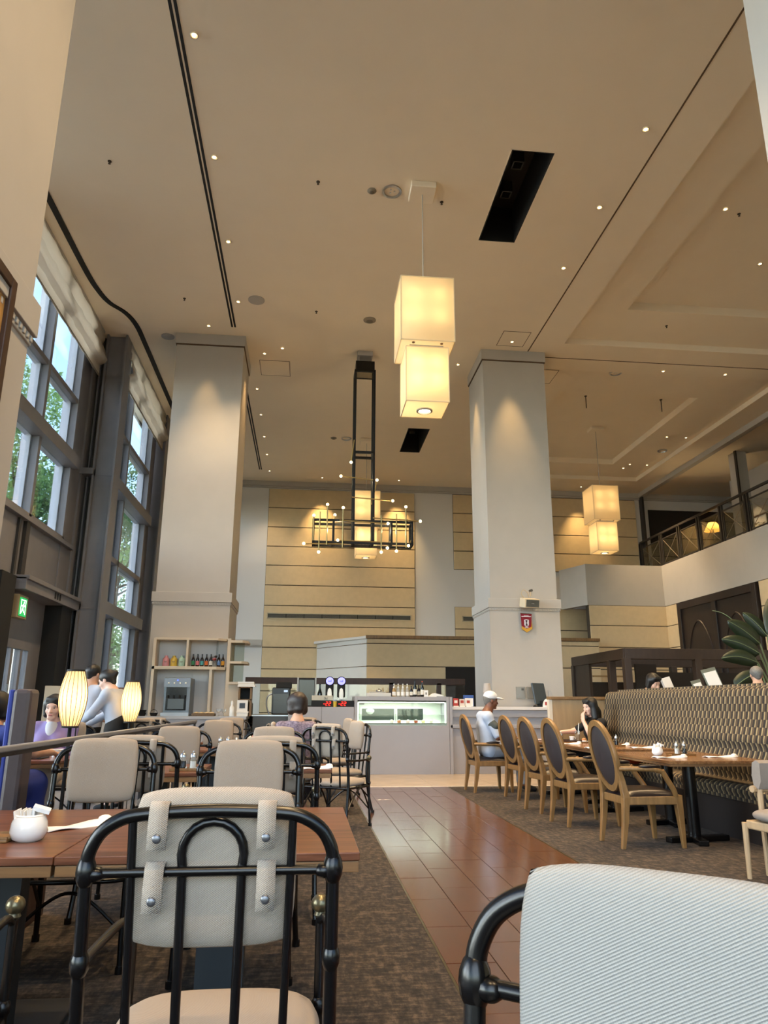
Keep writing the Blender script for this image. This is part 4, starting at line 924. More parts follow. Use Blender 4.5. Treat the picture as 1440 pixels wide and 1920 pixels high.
# ---- left tables
def left_table(x0, x1, y0, y1, label, z=.72):
    t = empty('dining_table', ((x0+x1)/2, (y0+y1)/2, 0), 0, label, 'table', 'wood laminate tables on the left'); hx, hy = (x1-x0)/2, (y1-y0)/2
    B('table_top', TOPW, t, (-hx, hx, -hy, hy, z-.026, z), bevel=.003); B('edge_band', EDGE, t, (-hx+.004, hx-.004, -hy+.004, hy-.004, z-.062, z-.028), bevel=.002)
    B('column', mat('dark blue grey steel', '#1d2327', .5), t, (-.09, .09, -.05, .05, .03, z-.06)); B('base_plate', MATS['dark blue grey steel'], t, (-.26, .26, -.30, .30, 0, .03), bevel=.006)
    return t
left_table(-.793, .20, 2.67, 3.81, 'nearest wooden table, right half under the front chair')
left_table(-1.50, -.797, 2.67, 3.81, 'nearest wooden table, left half carrying the sugar pot')
left_table(-1.48, -.76, 5.70, 6.55, 'wooden table with two pepper mills on a small tray')
left_table(-.66, .22, 5.96, 6.55, 'wooden table at the aisle with a white napkin near its corner')
left_table(-1.42, -.72, 8.45, 9.15, 'wooden table with mills and a white teapot, third from the front')
left_table(-.75, .0, 9.05, 9.75, 'wooden table before the woman in purple')
left_table(-1.36, -.70, 10.15, 10.85, 'farthest wooden table on the left with a mill and pink napkin')
left_table(-3.1, -2.1, 6.95, 7.65, 'table beyond the rail between the women in blue and lavender')

# ---- oval back armchairs
PADM = mat('dark aubergine upholstery', '#282224', .6, var=.1, vscale=30, bump=.05, bscale=200)
def oval_chair():
    c = empty('oval_back_chair'); tilt = math.radians(13); yb = -.26; zc = .765; a, h = .215, .285
    def T(x, z, dy=0): return (x, yb-math.sin(tilt)*(z-.5)+dy, z)
    ring = MB(); n = 36
    for i in range(n):
        t = 2*PI*i/n
        for (dr, dy) in ((-.025, -.019), (.026, -.019), (.031, 0), (.026, .019), (-.025, .019)):
            ring.v.append(T((a+dr)*math.cos(t), zc+(h+dr)*math.sin(t), dy))
    ring.f = [(i*5+k, ((i+1) % n)*5+k, ((i+1) % n)*5+(k+1) % 5, i*5+(k+1) % 5) for i in range(n) for k in range(5)]
    ring.build('back_frame', LWOOD, c, smooth=True)
    for sd, nm in ((1, 'back_pad'), (-1, 'rear_pad')):
        p = MB(); R = 7
        p.v.append(T(0, zc, sd*.030))
        for r in range(1, R+1):
            for i in range(n):
                t = 2*PI*i/n; q = r/R; p.v.append(T((a-.018)*q*math.cos(t), zc+(h-.018)*q*math.sin(t), sd*(.030*(1-q**3)+.004)))
        p.f = [(0, 1+i, 1+(i+1) % n) for i in range(n)]+[(1+(r-1)*n+i, 1+r*n+i, 1+r*n+(i+1) % n, 1+(r-1)*n+(i+1) % n) for r in range(1, R) for i in range(n)]
        p.build(nm, PADM, c, smooth=True)
    def leg(name, pts, ws):
        b = MB(); vs = []
        for p, w in zip(pts, ws):
            for sx, sy in ((-1, -1), (1, -1), (1, 1), (-1, 1)): vs.append((p[0]+sx*w/2, p[1]+sy*w/2, p[2]))
        k = len(pts); fs = [(3, 2, 1, 0), tuple(4*(k-1)+i for i in range(4))]+[(4*i+q, 4*i+(q+1) % 4, 4*i+4+(q+1) % 4, 4*i+4+q) for i in range(k-1) for q in range(4)]
        b.add(vs, fs); return b.build(name, LWOOD, c, bevel=.004)
    for s in (-1, 1):
        leg('back_leg', [(s*.205, -.30, 0), (s*.205, -.265, .22), (s*.205, -.245, .42), (s*.195, -.265, .56), (s*.208, T(0, .68)[1], .68)], [.034, .05, .06, .05, .038])
        leg('front_leg', [(s*.245, .255, 0), (s*.24, .245, .25), (s*.235, .235, .44)], [.032, .052, .066])
        MB().tube(bez([T(s*.222, .665), (s*.26, -.17, .665), (s*.285, -.02, .662), (s*.285, .07, .645)], 6), [.022]*19, 10).build('arm', LWOOD, c, smooth=True)
        MB().tube(bez([(s*.285, .08, .65), (s*.282, .12, .585), (s*.268, .185, .49), (s*.25, .215, .43)], 6), [.024]*19, 10).build('arm_support', LWOOD, c, smooth=True)
        MB().ball((s*.278, -.03, .685), (.030, .11, .020), 14, 8).build('arm_pad', LEATH, c, smooth=True)
    b = MB().prism([(-.23, -.26), (.23, -.26), (.265, .25), (-.265, .25)], .36, .43); b.build('seat_rail', LWOOD, c, bevel=.008)
    s = MB(); n2 = 16
    for i in range(n2+1):
        for j in range(n2+1):
            u = -1+2*i/n2; v = -1+2*j/n2; e = ((1-u**6)*(1-v**6))**.5; s.v.append((u*(.225+.03*(v+1)/2), v*.25-.005, .43+.062*e*(1-.25*(u*u+v*v)/2)))
    s.f = [(i*(n2+1)+j, (i+1)*(n2+1)+j, (i+1)*(n2+1)+j+1, i*(n2+1)+j+1) for i in range(n2) for j in range(n2)]
    s.build('seat_cushion', LEATH, c, smooth=True)
    return c
oc = oval_chair(); OG = 'oval backed oak armchairs'
spots = [(3.08, 6.86, -1.50, 'nearest oval backed oak armchair at the right hand tables'), (3.0, 8.05, -1.45, 'second oval backed oak armchair from the front'), (3.01, 9.02, -1.42, 'third oval backed oak armchair from the front, middle of the row'),
         (3.10, 10.28, -1.40, 'fourth oval backed oak armchair, next to the man in the white cap'), (2.72, 11.12, -1.45, 'oval backed oak armchair that the man in the white cap sits on')]
for i, (x, y, r, lab) in enumerate(spots):
    o = oc if i == 0 else copy_tree(oc); o.location = (x, y, 0); o.rotation_euler = (0, 0, r); tag(o, lab, 'chair', OG)
# ---- right tables
def right_table(x0, x1, y0, y1, label, legs):
    t = empty('dining_table', ((x0+x1)/2, (y0+y1)/2, 0), 0, label, 'table', 'wooden tables along the banquette'); hx, hy = (x1-x0)/2, (y1-y0)/2; z = .72
    B('table_top', TOPW2, t, (-hx, hx, -hy, hy, z-.03, z), bevel=.004); B('edge_band', EDGE, t, (-hx+.006, hx-.006, -hy+.006, hy-.006, z-.05, z-.03))
    for (lx, ly) in legs:
        lx -= (x0+x1)/2; ly -= (y0+y1)/2
        MB().cyl((lx, ly), .058, .03, z-.05, 24).build('column', BLACK, t, smooth=True)
        b = MB(); b.bar((lx-.28, ly-.05, .025), (lx+.34, ly+.05, .025), .09, .05); b.bar((lx-.05, ly-.26, .025), (lx+.05, ly+.26, .025), .09, .05); b.build('foot', BLACK, t, bevel=.008)
    return t
right_table(3.34, 4.34, 6.74, 8.15, 'nearest wooden table along the striped banquette', [(3.62, 6.95), (3.9, 7.95)])
right_table(3.36, 4.38, 8.62, 9.95, 'middle wooden table along the striped banquette', [(3.7, 8.9), (3.9, 9.7)])
right_table(3.22, 4.16, 10.25, 11.15, 'dark wooden table laid with drinks between the man and the woman in black', [(3.7, 10.7)])
# ---- striped banquette (profile swept along y, uv in metres)
prof = [(4.16, .06), (4.14, .10), (4.14, .36), (4.12, .42), (4.14, .47), (4.22, .485), (4.45, .47), (4.52, .48), (4.50, .56), (4.50, .66), (4.55, .78), (4.53, .86), (4.555, .95), (4.60, 1.10), (4.63, 1.25), (4.65, 1.36), (4.69, 1.41), (4.76, 1.42), (4.84, 1.40), (4.86, 1.34), (4.86, .06)]
pc = bez([(x, 0, z) for x, z in prof], 3); y0, y1 = 4.9, 11.30
def sweep(name, pts, y0, y1, mt, parent=None, seg=1):
    b = MB(); ac = [0]
    for i in range(1, len(pts)): ac.append(ac[-1]+(pts[i]-pts[i-1]).length)
    for j in range(seg+1):
        for p in pts: b.v.append((p.x, y0+(y1-y0)*j/seg, p.z))
    n = len(pts); b.f = [(j*n+i, j*n+i+1, (j+1)*n+i+1, (j+1)*n+i) for j in range(seg) for i in range(n-1)]+[tuple(range(n)), tuple(seg*n+i for i in range(n-1, -1, -1))]
    o = b.build(name, mt, parent, smooth=True, fix=False); uv = o.data.uv_layers.new(name='UVMap')
    for l in o.data.loops: uv.data[l.index].uv = (o.data.vertices[l.vertex_index].co.y, ac[l.vertex_index % n])
    return o
bq = sweep('banquette', [p for p in pc if True], y0, y1, BANQ); tag(bq, 'long high backed banquette upholstered in brown and cream staggered stripes', 'banquette')
B('plinth', mat('dark plinth', '#1c1512', .6), bq, (4.10, 4.86, y0, y1, 0, .34))
pt = B('oak_partition', mat('pale oak panel', '#a98c66', .5, var=.15, vscale=4, stretch=(5, 5, .6)), None, (3.78, 4.86, 11.34, 11.42, 0, 1.30)); tag(pt, 'oak panel partition with a wooden cap behind the woman in black', 'partition')
B('cap', LWOOD, pt, (3.75, 4.88, 11.31, 11.45, 1.30, 1.345), bevel=.006); B('corner_post', SHELFW, pt, (3.75, 3.80, 11.33, 11.43, 0, 1.30))
# ---- grey tub chair at the right edge
tc = empty('tub_chair', (3.55, 5.25, 0), math.radians(100), 'pale wood chair with a grey curved back cut by the right edge', 'chair'); PALEW = mat('pale ash wood', '#b79c78', .45, var=.15, vscale=5, stretch=(5, 5, .6)); GF = mat('taupe grey upholstery', '#8b8279', .9, var=.06, vscale=60)
b = MB(); n = 28
for i in range(n+1):
    t = PI*(.97+1.06*i/n); r0 = .30
    for (dr, z) in ((0, .60), (.04, .62), (.05, .70), (.035, .79), (0, .81), (-.035, .79), (-.03, .66)): b.v.append(((r0+dr)*math.cos(t), (r0+dr)*.95*math.sin(t)+.05, z))
b.f = [(i*7+k, (i+1)*7+k, (i+1)*7+(k+1) % 7, i*7+(k+1) % 7) for i in range(n) for k in range(7)]+[tuple(range(7)), tuple(n*7+k for k in range(6, -1, -1))]
b.build('backrest', GF, tc, smooth=True)
MB().tube([(.345*math.cos(t), .33*math.sin(t)+.05, .60) for t in [PI*(.95+1.1*i/20) for i in range(21)]], .026, 8).build('arm_rail', PALEW, tc, smooth=True)
pillow('seat_cushion', GF, tc, .52, .50, .09, (0, .03, .44), (PI/2, 0, 0), .4, 1.0); MB().prism([(-.24, -.22), (.24, -.22), (.26, .26), (-.26, .26)], .34, .40).build('seat_frame', PALEW, tc, bevel=.01)
for sx, sy, zt in ((-.32, .05, .60), (.32, .05, .60), (-.22, -.22, .60), (.22, -.22, .60), (-.27, .26, .38), (.27, .26, .38)):
    if zt > .5 and sy > 0: sx2 = sx
    MB().tube([(sx*1.02, sy*1.02, 0), (sx, sy, zt)], [.017, .022], 8).build('leg', PALEW, tc, smooth=True)
# ================================================================ RAIL, LANTERNS, PANEL
rl = empty('handrail', (-1.86, 4.0, 0), 0, 'long grey metal handrail with flat posts along the left dining area', 'railing'); RM = mat('grey rail metal', '#84868b', .45, .0)
MB().bar((0, -2.0, .925), (0, 9.3, .925), .06, .035).build('top_rail', RM, rl, bevel=.008, seg=2); MB().bar((0, -2.0, .895), (0, 9.3, .895), .03, .03).build('under_rail', STEELD, rl)
for y in (-1.4, .9, 3.0, 5.2, 7.4, 9.2): B('post', mat('dark rail post', '#2b2a2d', .5), rl, (-.012, .012, y-.05, y+.05, 0, .89))
lowall = struct(B('trim_10', mat('dark brown kerb', '#3a2418', .6), None, (-1.75, -1.50, 3.88, 4.95, 0, .55)))
SHADE = translucent_mat('lantern shade', '#ffeccb', .8)
def lantern(x, y, z0, label, s=1.0):
    l = empty('lantern_lamp', (x, y, 0), 0, label, 'lamp', 'lantern lamps along the handrail'); H = .46*s; n = 24; prof = []
    for i in range(17):
        t = i/16; r = (.062+.048*math.sin(PI*min(1, max(0, t*.98+.01)))+.008*t)*s; prof.append((r, z0+H*t))
    MB().lathe(prof, n=40, cap=False).build('lamp_shade', SHADE, l, smooth=True, fix=False)
    for k in range(18):
        a = 2*PI*k/18; MB().tube([((r+.001)*math.cos(a), (r+.001)*math.sin(a), z) for r, z in prof], .0026, 5).build('shade_rib', mat('rib brown', '#5e4427', .6), l)
    MB().lathe([(.068*s, z0-.012), (.068*s, z0+.004)], n=24).build('bottom_cap', MATBLK, l, smooth=True); MB().lathe([(.074*s, z0+H-.004), (.074*s, z0+H+.012), (.03, z0+H+.018)], n=24).build('top_cap', MATBLK, l, smooth=True)
    MB().cyl((0, 0), .016, .02, z0, 12).build('stem', MATBLK, l, smooth=True); MB().cyl((0, 0), .13, 0, .02, 24).build('foot', MATBLK, l, smooth=True)
    MB().tube([(.05, 0, .02), (.05, 0, z0)], .005, 6).build('cord', MATBLK, l)
    for f, e in ((.5, 3.2), (.32, .8), (.7, .8)): point(l, (0, 0, z0+H*f), e*.27, (1, .72, .34), .03)
    return l
lantern(-1.98, 6.7, 1.015, 'lit lantern lamp with a ribbed oval shade, the nearer and larger one'); lantern(-2.06, 9.25, 1.0, 'lit lantern lamp with a ribbed oval shade, the farther one')
pn = B('padded_partition', mat('grey brown leather', '#51484a', .45, var=.08, vscale=12), None, (-2.13, -2.0, 5.75, 5.95, .05, 1.305), bevel=.03); tag(pn, 'tall slim padded partition with a blue side, standing left of the lanterns', 'partition'); B('blue_side', mat('blue upholstery', '#2c3f9c', .6), pn, (-2.165, -2.125, 5.77, 5.93, .05, 1.30), bevel=.012); B('plinth', MATBLK, pn, (-2.15, -2.0, 5.77, 5.93, 0, .05))
# painting on the near left pillar
pa = B('painting', mat('ochre painting', '#b98a48', .7, col2='#4a3420', vscale=3.5, detail=6), None, (-1.545, -1.53, 2.5, 3.38, 2.55, 3.19)); tag(pa, 'brown framed ochre painting on the near left pillar', 'painting')
B('frame', DWOOD, pa, (-1.55, -1.505, 2.44, 2.5, 2.49, 3.25), (-1.55, -1.505, 3.38, 3.44, 2.49, 3.25), (-1.55, -1.505, 2.5, 3.38, 3.19, 3.25), (-1.55, -1.505, 2.5, 3.38, 2.49, 2.55), bevel=.006)
# exit sign
ex = B('exit_sign', mat('sign housing', '#8f7d5e', .5), None, (-4.62, -4.50, 12.35, 12.75, 2.50, 2.86), bevel=.006); tag(ex, 'green lit exit sign with a running figure over the entrance', 'sign')
ex.location = (0, -.45, 0); GRN = mat('exit green', '#1f8a4a', .5, emit='#1fae58', estr=.55); WGL = mat('exit white', '#eaffea', .5, emit='#e8ffe8', estr=1.3)
# sign face looks along the hall and is turned to the aisle
B('sign_face', GRN, ex, (-4.499, -4.494, 12.40, 12.70, 2.535, 2.825)); B('bracket', STEELD, ex, (-4.78, -4.62, 12.5, 12.6, 2.64, 2.72))
b = MB(); X = -4.493
def sq(y0, y1, z0, z1): b.box(X-.002, X+.002, 12.40+y0, 12.40+y1, 2.535+z0, 2.535+z1)
sq(.05, .065, .03, .26); sq(.05, .25, .245, .26); sq(.235, .25, .03, .26)          # doorway
b.ball((X, 12.40+.175, 2.535+.215), (.003, .018, .018), 10, 6)
b.bar((X, 12.56, 2.73), (X, 12.54, 2.65), .004, .03, up=(0, 1, 0)); b.bar((X, 12.54, 2.65), (X, 12.60, 2.60), .004, .022, up=(0, 1, 0)); b.bar((X, 12.54, 2.65), (X, 12.48, 2.58), .004, .022, up=(0, 1, 0)); b.bar((X, 12.56, 2.72), (X, 12.62, 2.69), .004, .016, up=(0, 1, 0)); b.bar((X, 12.56, 2.72), (X, 12.49, 2.69), .004, .016, up=(0, 1, 0))
b.build('pictogram', WGL, ex)

# ================================================================ BAR AND COUNTERS
YF = 13.8
dc = empty('display_counter', (1.77, YF, 0), 0, 'pale grey counter with a lit glass cake display', 'counter'); x0, x1 = -.87, .89; WL = mat('case white', '#e6ecdf', .4)
B('front_panel', CTR, dc, (x0, x1, 0, .03, 0, .845), bevel=.003); B('body', CTR, dc, (x0, x1, .03, .72, 0, .83)); B('side_frame', CTR, dc, (x0, x0+.055, 0, .72, .845, 1.36), (x1-.055, x1, 0, .72, .845, 1.36), bevel=.003)
B('top', CTR, dc, (x0+.055, x1-.055, 0, .72, 1.29, 1.36), bevel=.003); B('front_glass', CGLASS, dc, (x0+.055, x1-.055, .012, .018, .85, 1.27))
B('back_wall', WL, dc, (x0+.055, x1-.055, .60, .62, .85, 1.27)); B('base_shelf', WL, dc, (x0+.055, x1-.055, .03, .60, .845, .88)); B('glass_shelf', CGLASS, dc, (x0+.07, x1-.07, .18, .58, 1.03, 1.038))
B('dark_strip', MATBLK, dc, (x0+.055, x1-.055, .004, .012, 1.268, 1.29)); B('shelf_lip', mat('lip grey', '#8d9484', .4), dc, (x0+.055, x1-.055, .02, .03, .872, .89))
for a, c in ((x0+.18, x0+.80), (x0+.86, x1-.40)): B('rear_window', mat('case dark glass', '#3b4740', .15), dc, (a, c, .595, .60, .93, 1.14)); B('window_frame', WL, dc, (a-.035, a, .58, .60, .90, 1.17), (c, c+.035, .58, .60, .90, 1.17), (a, c, .58, .60, 1.14, 1.17), (a, c, .58, .60, .90, .93))
LED = mat('case led', '#f2fff0', .4, emit='#e9ffe0', estr=3.0)
B('led_strip', LED, dc, (x0+.08, x1-.08, .05, .07, 1.25, 1.262), (x0+.08, x1-.08, .57, .585, .885, .895)); B('led_side', LED, dc, (x1-.075, x1-.062, .05, .06, .88, 1.25), (x0+.062, x0+.075, .05, .06, .88, 1.25))
l = bpy.data.lights.new('case_light', 'AREA'); l.shape = 'RECTANGLE'; l.size = 1.5; l.size_y = .12; l.energy = 5; l.color = (.9, 1, .88); lo_ = bpy.data.objects.new('case_light', l); COL.objects.link(lo_); lo_.parent = dc; lo_.location = (0, .3, 1.255)
B('price_tag', MATBLK, dc, (x0+.09, x0+.18, .02, .024, 1.215, 1.235))
# cakes and jars in the case: each its own thing
cake_cols = ['#f0e6d0', '#c87a4a', '#e8c9c0', '#b5532f', '#e6d7a0']
for i, x in enumerate((1.62, 1.76, 1.93, 2.08, 2.22, 2.36)):
    cm = mat('cake %d' % (i % 5), cake_cols[i % 5], .7); o = empty('cake_slice', (x, YF+.30, .88), random.uniform(-.4, .4), ['first', 'second', 'third', 'fourth', 'fifth', 'last'][i]+' small cake from the left in the lit display case', 'cake', 'cakes in the display case')
    MB().lathe([(.05, 0), (.058, .006), (.03, .004)], n=16).build('plate', WCER, o, smooth=True); MB().prism([(-.035, -.03), (.035, -.03), (.03, .03), (-.03, .03)], .006, .05).build('sponge', cm, o, bevel=.006); MB().ball((0, 0, .055), (.025, .022, .014), 10, 6).build('topping', mat('cake cream', '#f6f0e6', .6), o, smooth=True)
o = MB().lathe([(.02, 0), (.05, .01), (.08, .05), (.075, .085), (.02, .10)], n=18).build('white_dome', WCER, None, smooth=True, loc=(1.22, YF+.38, 1.038)); tag(o, 'white rounded dish on the glass shelf of the display case', 'dish')
# left bar counter with machines
bc = B('bar_counter', CTR, None, (-.30, .895, YF, YF+.75, 0, 1.17), bevel=.004); tag(bc, 'pale grey bar counter carrying the machines left of the display case', 'counter'); B('panel_joint', GROOVE, bc, (.30, .306, YF-.001, YF+.01, 0, 1.17))
rc = B('cashier_counter', CTR, None, (2.70, 4.62, YF+.05, YF+.62, 0, .82), (2.70, 4.62, YF+.10, YF+.62, .82, 1.13)); tag(rc, 'long pale cashier counter before the right pillar', 'counter')
B('ledge', CTR, rc, (2.68, 4.62, YF, YF+.65, .80, .86), bevel=.006); B('worktop', mat('counter top', '#d3cfcc', .35), rc, (2.66, 4.64, YF+.02, YF+.64, 1.13, 1.185), bevel=.006); B('side_board', CTR, rc, (2.665, 2.72, YF, YF+.6, 0, 1.36)); B('apron', CTR, rc, (2.70, 4.62, YF+.06, YF+.08, 1.0, 1.13))
def bottle(x, y, z, h, r, glass, labelc, label, cap='#1a1a1a', grp=None):
    o = empty('bottle', (x, y, z), 0, label, 'bottle', grp)
    MB().lathe([(r*.9, 0), (r, .005), (r, h*.55), (r*.9, h*.62), (r*.38, h*.78), (r*.36, h*.95)], n=16).build('glass_body', glass, o, smooth=True); MB().lathe([(r*.42, h*.93), (r*.42, h)], n=12).build('cap', mat('cap '+cap, cap, .4), o, smooth=True)
    MB().lathe([(r*1.02, h*.14), (r*1.02, h*.46)], n=16, cap=False).build('paper_label', mat('label '+labelc, labelc, .7), o, smooth=True)
    return o
BRG = mat('brown bottle glass', '#1c0f08', .12, coat=.5); DKG = mat('dark bottle glass', '#0d1410', .12, coat=.5)
# bottles and things on the display counter top
for i in range(4):
    o = empty('sauce_bottle', (1.66+i*.085, YF+.28+.02*(i % 2), 1.36), 0, ['first', 'second', 'third', 'fourth'][i]+' clear pump bottle from the left on the display counter', 'bottle', 'pump bottles on the display counter')
    MB().lathe([(.032, 0), (.034, .01), (.034, .12), (.018, .15), (.016, .17)], n=14).build('body', mat('pale syrup %d' % i, ['#a88a5c', '#a9a8a2', '#b4b2aa', '#a6a49d'][i], .2), o, smooth=True); MB().lathe([(.018, .16), (.02, .18), (.006, .19), (.006, .22), (.016, .225), (.01, .24)], n=12).build('pump', WCER, o, smooth=True); MB().lathe([(.035, .02), (.035, .09)], n=14, cap=False).build('paper_label', PAPER, o, smooth=True)
bottle(1.995, YF+.30, 1.36, .20, .032, BRG, '#ddd8cc', 'short brown bottle between pump bottles and wine on the counter'); bottle(2.06, YF+.28, 1.36, .30, .036, DKG, '#d9d5c8', 'tall dark wine bottle on the display counter'); bottle(2.14, YF+.33, 1.36, .22, .034, BRG, '#c9c2b2', 'small dark bottle beside the tall wine bottle'); bottle(2.20, YF+.28, 1.36, .29, .034, DKG, '#e4e0d6', 'tall bottle with an orange neck on the display counter', '#b5482a')
o = B('menu_card', PAPER, None, (2.22, 2.30, YF+.20, YF+.206, 1.36, 1.48)); tag(o, 'small white card standing before the bottles on the counter', 'card'); B('print', mat('card ink', '#55504a', .8), o, (2.25, 2.27, YF+.197, YF+.20, 1.40, 1.44))
o = B('receipt_printer', mat('printer white', '#c9c7c2', .5), None, (1.15, 1.60, YF+.20, YF+.50, 1.36, 1.43), bevel=.01); tag(o, 'flat white printer on the left of the display counter top', 'printer'); B('lid', mat('printer grey', '#a4a3a0', .5), o, (1.20, 1.50, YF+.24, YF+.46, 1.43, 1.45), bevel=.006); B('buttons', MATBLK, o, (1.52, 1.58, YF+.22, YF+.32, 1.43, 1.436))
o = MB().lathe([(.05, 0), (.06, .01), (.045, .035), (.015, .045)], n=16).build('call_bell', CHROME, None, smooth=True, loc=(1.38, YF+.33, 1.45)); tag(o, 'round metal bell on top of the white printer', 'bell'); MB().ball((0, 0, .05), .01).build('button', MATBLK, o, smooth=True)
o = MB().prism([(2.30, 1.36), (2.62, 1.36), (2.56, 1.40), (2.42, 1.43)], YF+.20, YF+.42, 'y').build('napkin_pile', PAPER); tag(o, 'sloping pile of white paper on the right of the display counter', 'paper'); B('cover_sheet', mat('cover grey', '#8e9296', .6), o, (2.46, 2.64, YF+.18, YF+.40, 1.36, 1.372))
# beer towers
for k, x in enumerate((.45, .67)):
    t = empty('beer_tower', (x, YF+.40, 1.17), 0, ['left', 'right'][k]+' black drink tower with a round blue lit badge', 'drink tower', 'black drink towers on the bar')
    MB().prism([(-.075, .17), (.075, .17), (.075, .44), (-.075, .44)], -.05, .05, 'y').build('body', MATBLK, t, bevel=.02); MB().lathe([(.075, -.03), (.085, -.02), (.085, .02), (.075, .03)], n=28).build('badge_ring', MATBLK, t, smooth=True, loc=(0, -.04, .47), rot=(PI/2, 0, 0))
    MB().lathe([(.070, 0), (.070, .006), (.001, .008)], n=28).build('badge_light', mat('blue lit badge', '#8f8ff5', .4, emit='#7d7cff', estr=1.1), t, smooth=True, loc=(0, -.072, .47), rot=(PI/2, 0, 0))
    b = MB(); b.box(-.03, .03, -.084, -.080, .455, .463); b.box(-.03, -.022, -.084, -.080, .455, .49); b.box(-.005, .003, -.084, -.080, .455, .485); b.box(.02, .03, -.084, -.08, .455, .495); b.build('badge_mark', mat('badge mark', '#3a3ac0', .5, emit='#3030d0', estr=.6), t)
    MB().prism([(-.04, .14), (.04, .14), (.042, .25), (.03, .32), (0, .345), (-.03, .32), (-.042, .25)], -.075, -.05, 'y').build('tap_shield', WCER, t, bevel=.006); MB().tube([(0, -.06, .14), (0, -.06, .09)], .012, 8).build('spout', CHROME, t)
    B('drip_base', MATBLK, t, (-.33 if k == 0 else -.16, .07 if k == 0 else .24, -.30, .10, 0, .115), bevel=.004)
    if k == 0: B('cream_box', mat('cream box', '#cfc7b4', .6), t, (-.33, .06, -.12, .08, .115, .205), bevel=.004); b = MB(); b.box(-.10, -.04, -.124, -.12, .135, .14); b.box(-.10, -.095, -.124, -.12, .135, .175); b.box(-.045, -.04, -.124, -.12, .135, .175); b.box(-.10, -.07, -.124, -.12, .17, .175); b.box(-.08, -.06, -.124, -.12, .15, .16); b.build('box_mark', mat('mark dark', '#4a463c', .7), t)
    RED = mat('red led digits', '#ff2a18', .5, emit='#ff1c10', estr=3.0); b = MB()
    def seg7(ox, oz, s, segs):
        S7 = {'a': (0, 1, .5, 1), 'b': (.5, .5, .5, 1), 'c': (.5, 0, .5, .5), 'd': (0, 0, .5, 0), 'e': (0, 0, 0, .5), 'f': (0, .5, 0, 1), 'g': (0, .5, .5, .5)}
        for q in segs:
            a0, z0, a1, z1 = S7[q]; b.bar((ox+a0*s+z0*s*.12, -.304, oz+z0*s), (ox+a1*s+z1*s*.12, -.304, oz+z1*s), .003, .007, up=(1, 0, 0) if a0 == a1 else (0, 0, 1))
    ox = -.12 if k == 0 else -.06
    for q in range(2): seg7(ox+.045+q*.056, .028, .062, 'abged')
    seg7(ox, .028, .05, 'g'); b.build('digits', RED, t)
o = MB().lathe([(.028, 0), (.034, .10)], n=16).build('yellow_cup', mat('yellow drink', '#c9b23a', .3), None, smooth=True, loc=(.545, YF+.06, 1.17)); tag(o, 'small yellow tumbler beside the left digital display', 'cup'); MB().lathe([(.036, .10), (.036, .125)], n=16).build('lid', mat('cup lid', '#8ea2b5', .4), o, smooth=True)
# machines
mc = B('coffee_machine', mat('black machine', '#0c1118', .3, coat=.3), None, (-.62, -.28, YF+.35, YF+.75, 1.02, 1.52), bevel=.03); tag(mc, 'black coffee machine behind the woman in purple', 'machine'); B('head', MATBLK, mc, (-.55, -.26, YF+.33, YF+.70, 1.50, 1.62), bevel=.015); B('control_panel', mat('panel grey', '#30363c', .4), mc, (-.60, -.30, YF+.335, YF+.35, 1.40, 1.50)); B('display', mat('lit panel', '#9fb0c4', .4, emit='#9fb4cc', estr=.5), mc, (-.40, -.33, YF+.33, YF+.336, 1.43, 1.47)); MB().tube(bez([(-.66, YF+.45, 1.02), (-.72, YF+.45, 1.2), (-.70, YF+.45, 1.35), (-.62, YF+.45, 1.40)], 5), .012, 8).build('steam_pipe', CHROME, mc, smooth=True)
mt_ = B('machine_table', mat('dark steel table', '#4d4c4a', .4, .5), None, (-.95, -.24, YF+.30, YF+.85, .0, 1.0), bevel=.006); tag(mt_, 'dark steel cabinet carrying the coffee machine', 'cabinet'); B('door', mat('cab door', '#5c5b58', .4, .4), mt_, (-.62, -.28, YF+.285, YF+.30, .1, .9)); B('worktop', CHROME, mt_, (-.97, -.23, YF+.28, YF+.86, 1.0, 1.02))
bx = B('glass_door_fridge', MATBLK, None, (-.13, .19, YF+.38, YF+.72, 1.17, 1.69), bevel=.006); tag(bx, 'tall black box fridge with a pale frame on the bar', 'fridge'); B('frame', mat('pale frame', '#8d8a84', .4, .4), bx, (-.16, -.13, YF+.36, YF+.72, 1.17, 1.70), (.17, .20, YF+.36, YF+.72, 1.17, 1.70)); B('door', mat('fridge door', '#15171a', .15), bx, (-.12, .16, YF+.372, YF+.38, 1.19, 1.66))
bottle(.27, YF+.45, 1.17, .42, .045, DKG, '#7b7f82', 'dark bottle between the fridge and the drink towers')
o = empty('hot_water_urn', (-1.13, YF+.70, .80), 0, 'black hot water urn at the dark left end of the bar', 'urn'); MB().lathe([(.14, 0), (.15, .02), (.15, .42), (.12, .46), (.02, .48)], n=24).build('body', mat('urn black', '#14110f', .2, coat=.4), o, smooth=True); MB().lathe([(.152, .05), (.152, .07)], n=24).build('band', BRASS, o, smooth=True); MB().ball((0, 0, .49), .02).build('lid_knob', CHROME, o, smooth=True)
us = B('urn_stand', DWOOD, None, (-1.30, -.97, YF+.45, YF+.95, 0, .80), bevel=.006); tag(us, 'dark stand below the hot water urn', 'stand'); B('brass_edge', BRASS, us, (-1.30, -.97, YF+.44, YF+.45, .76, .79))
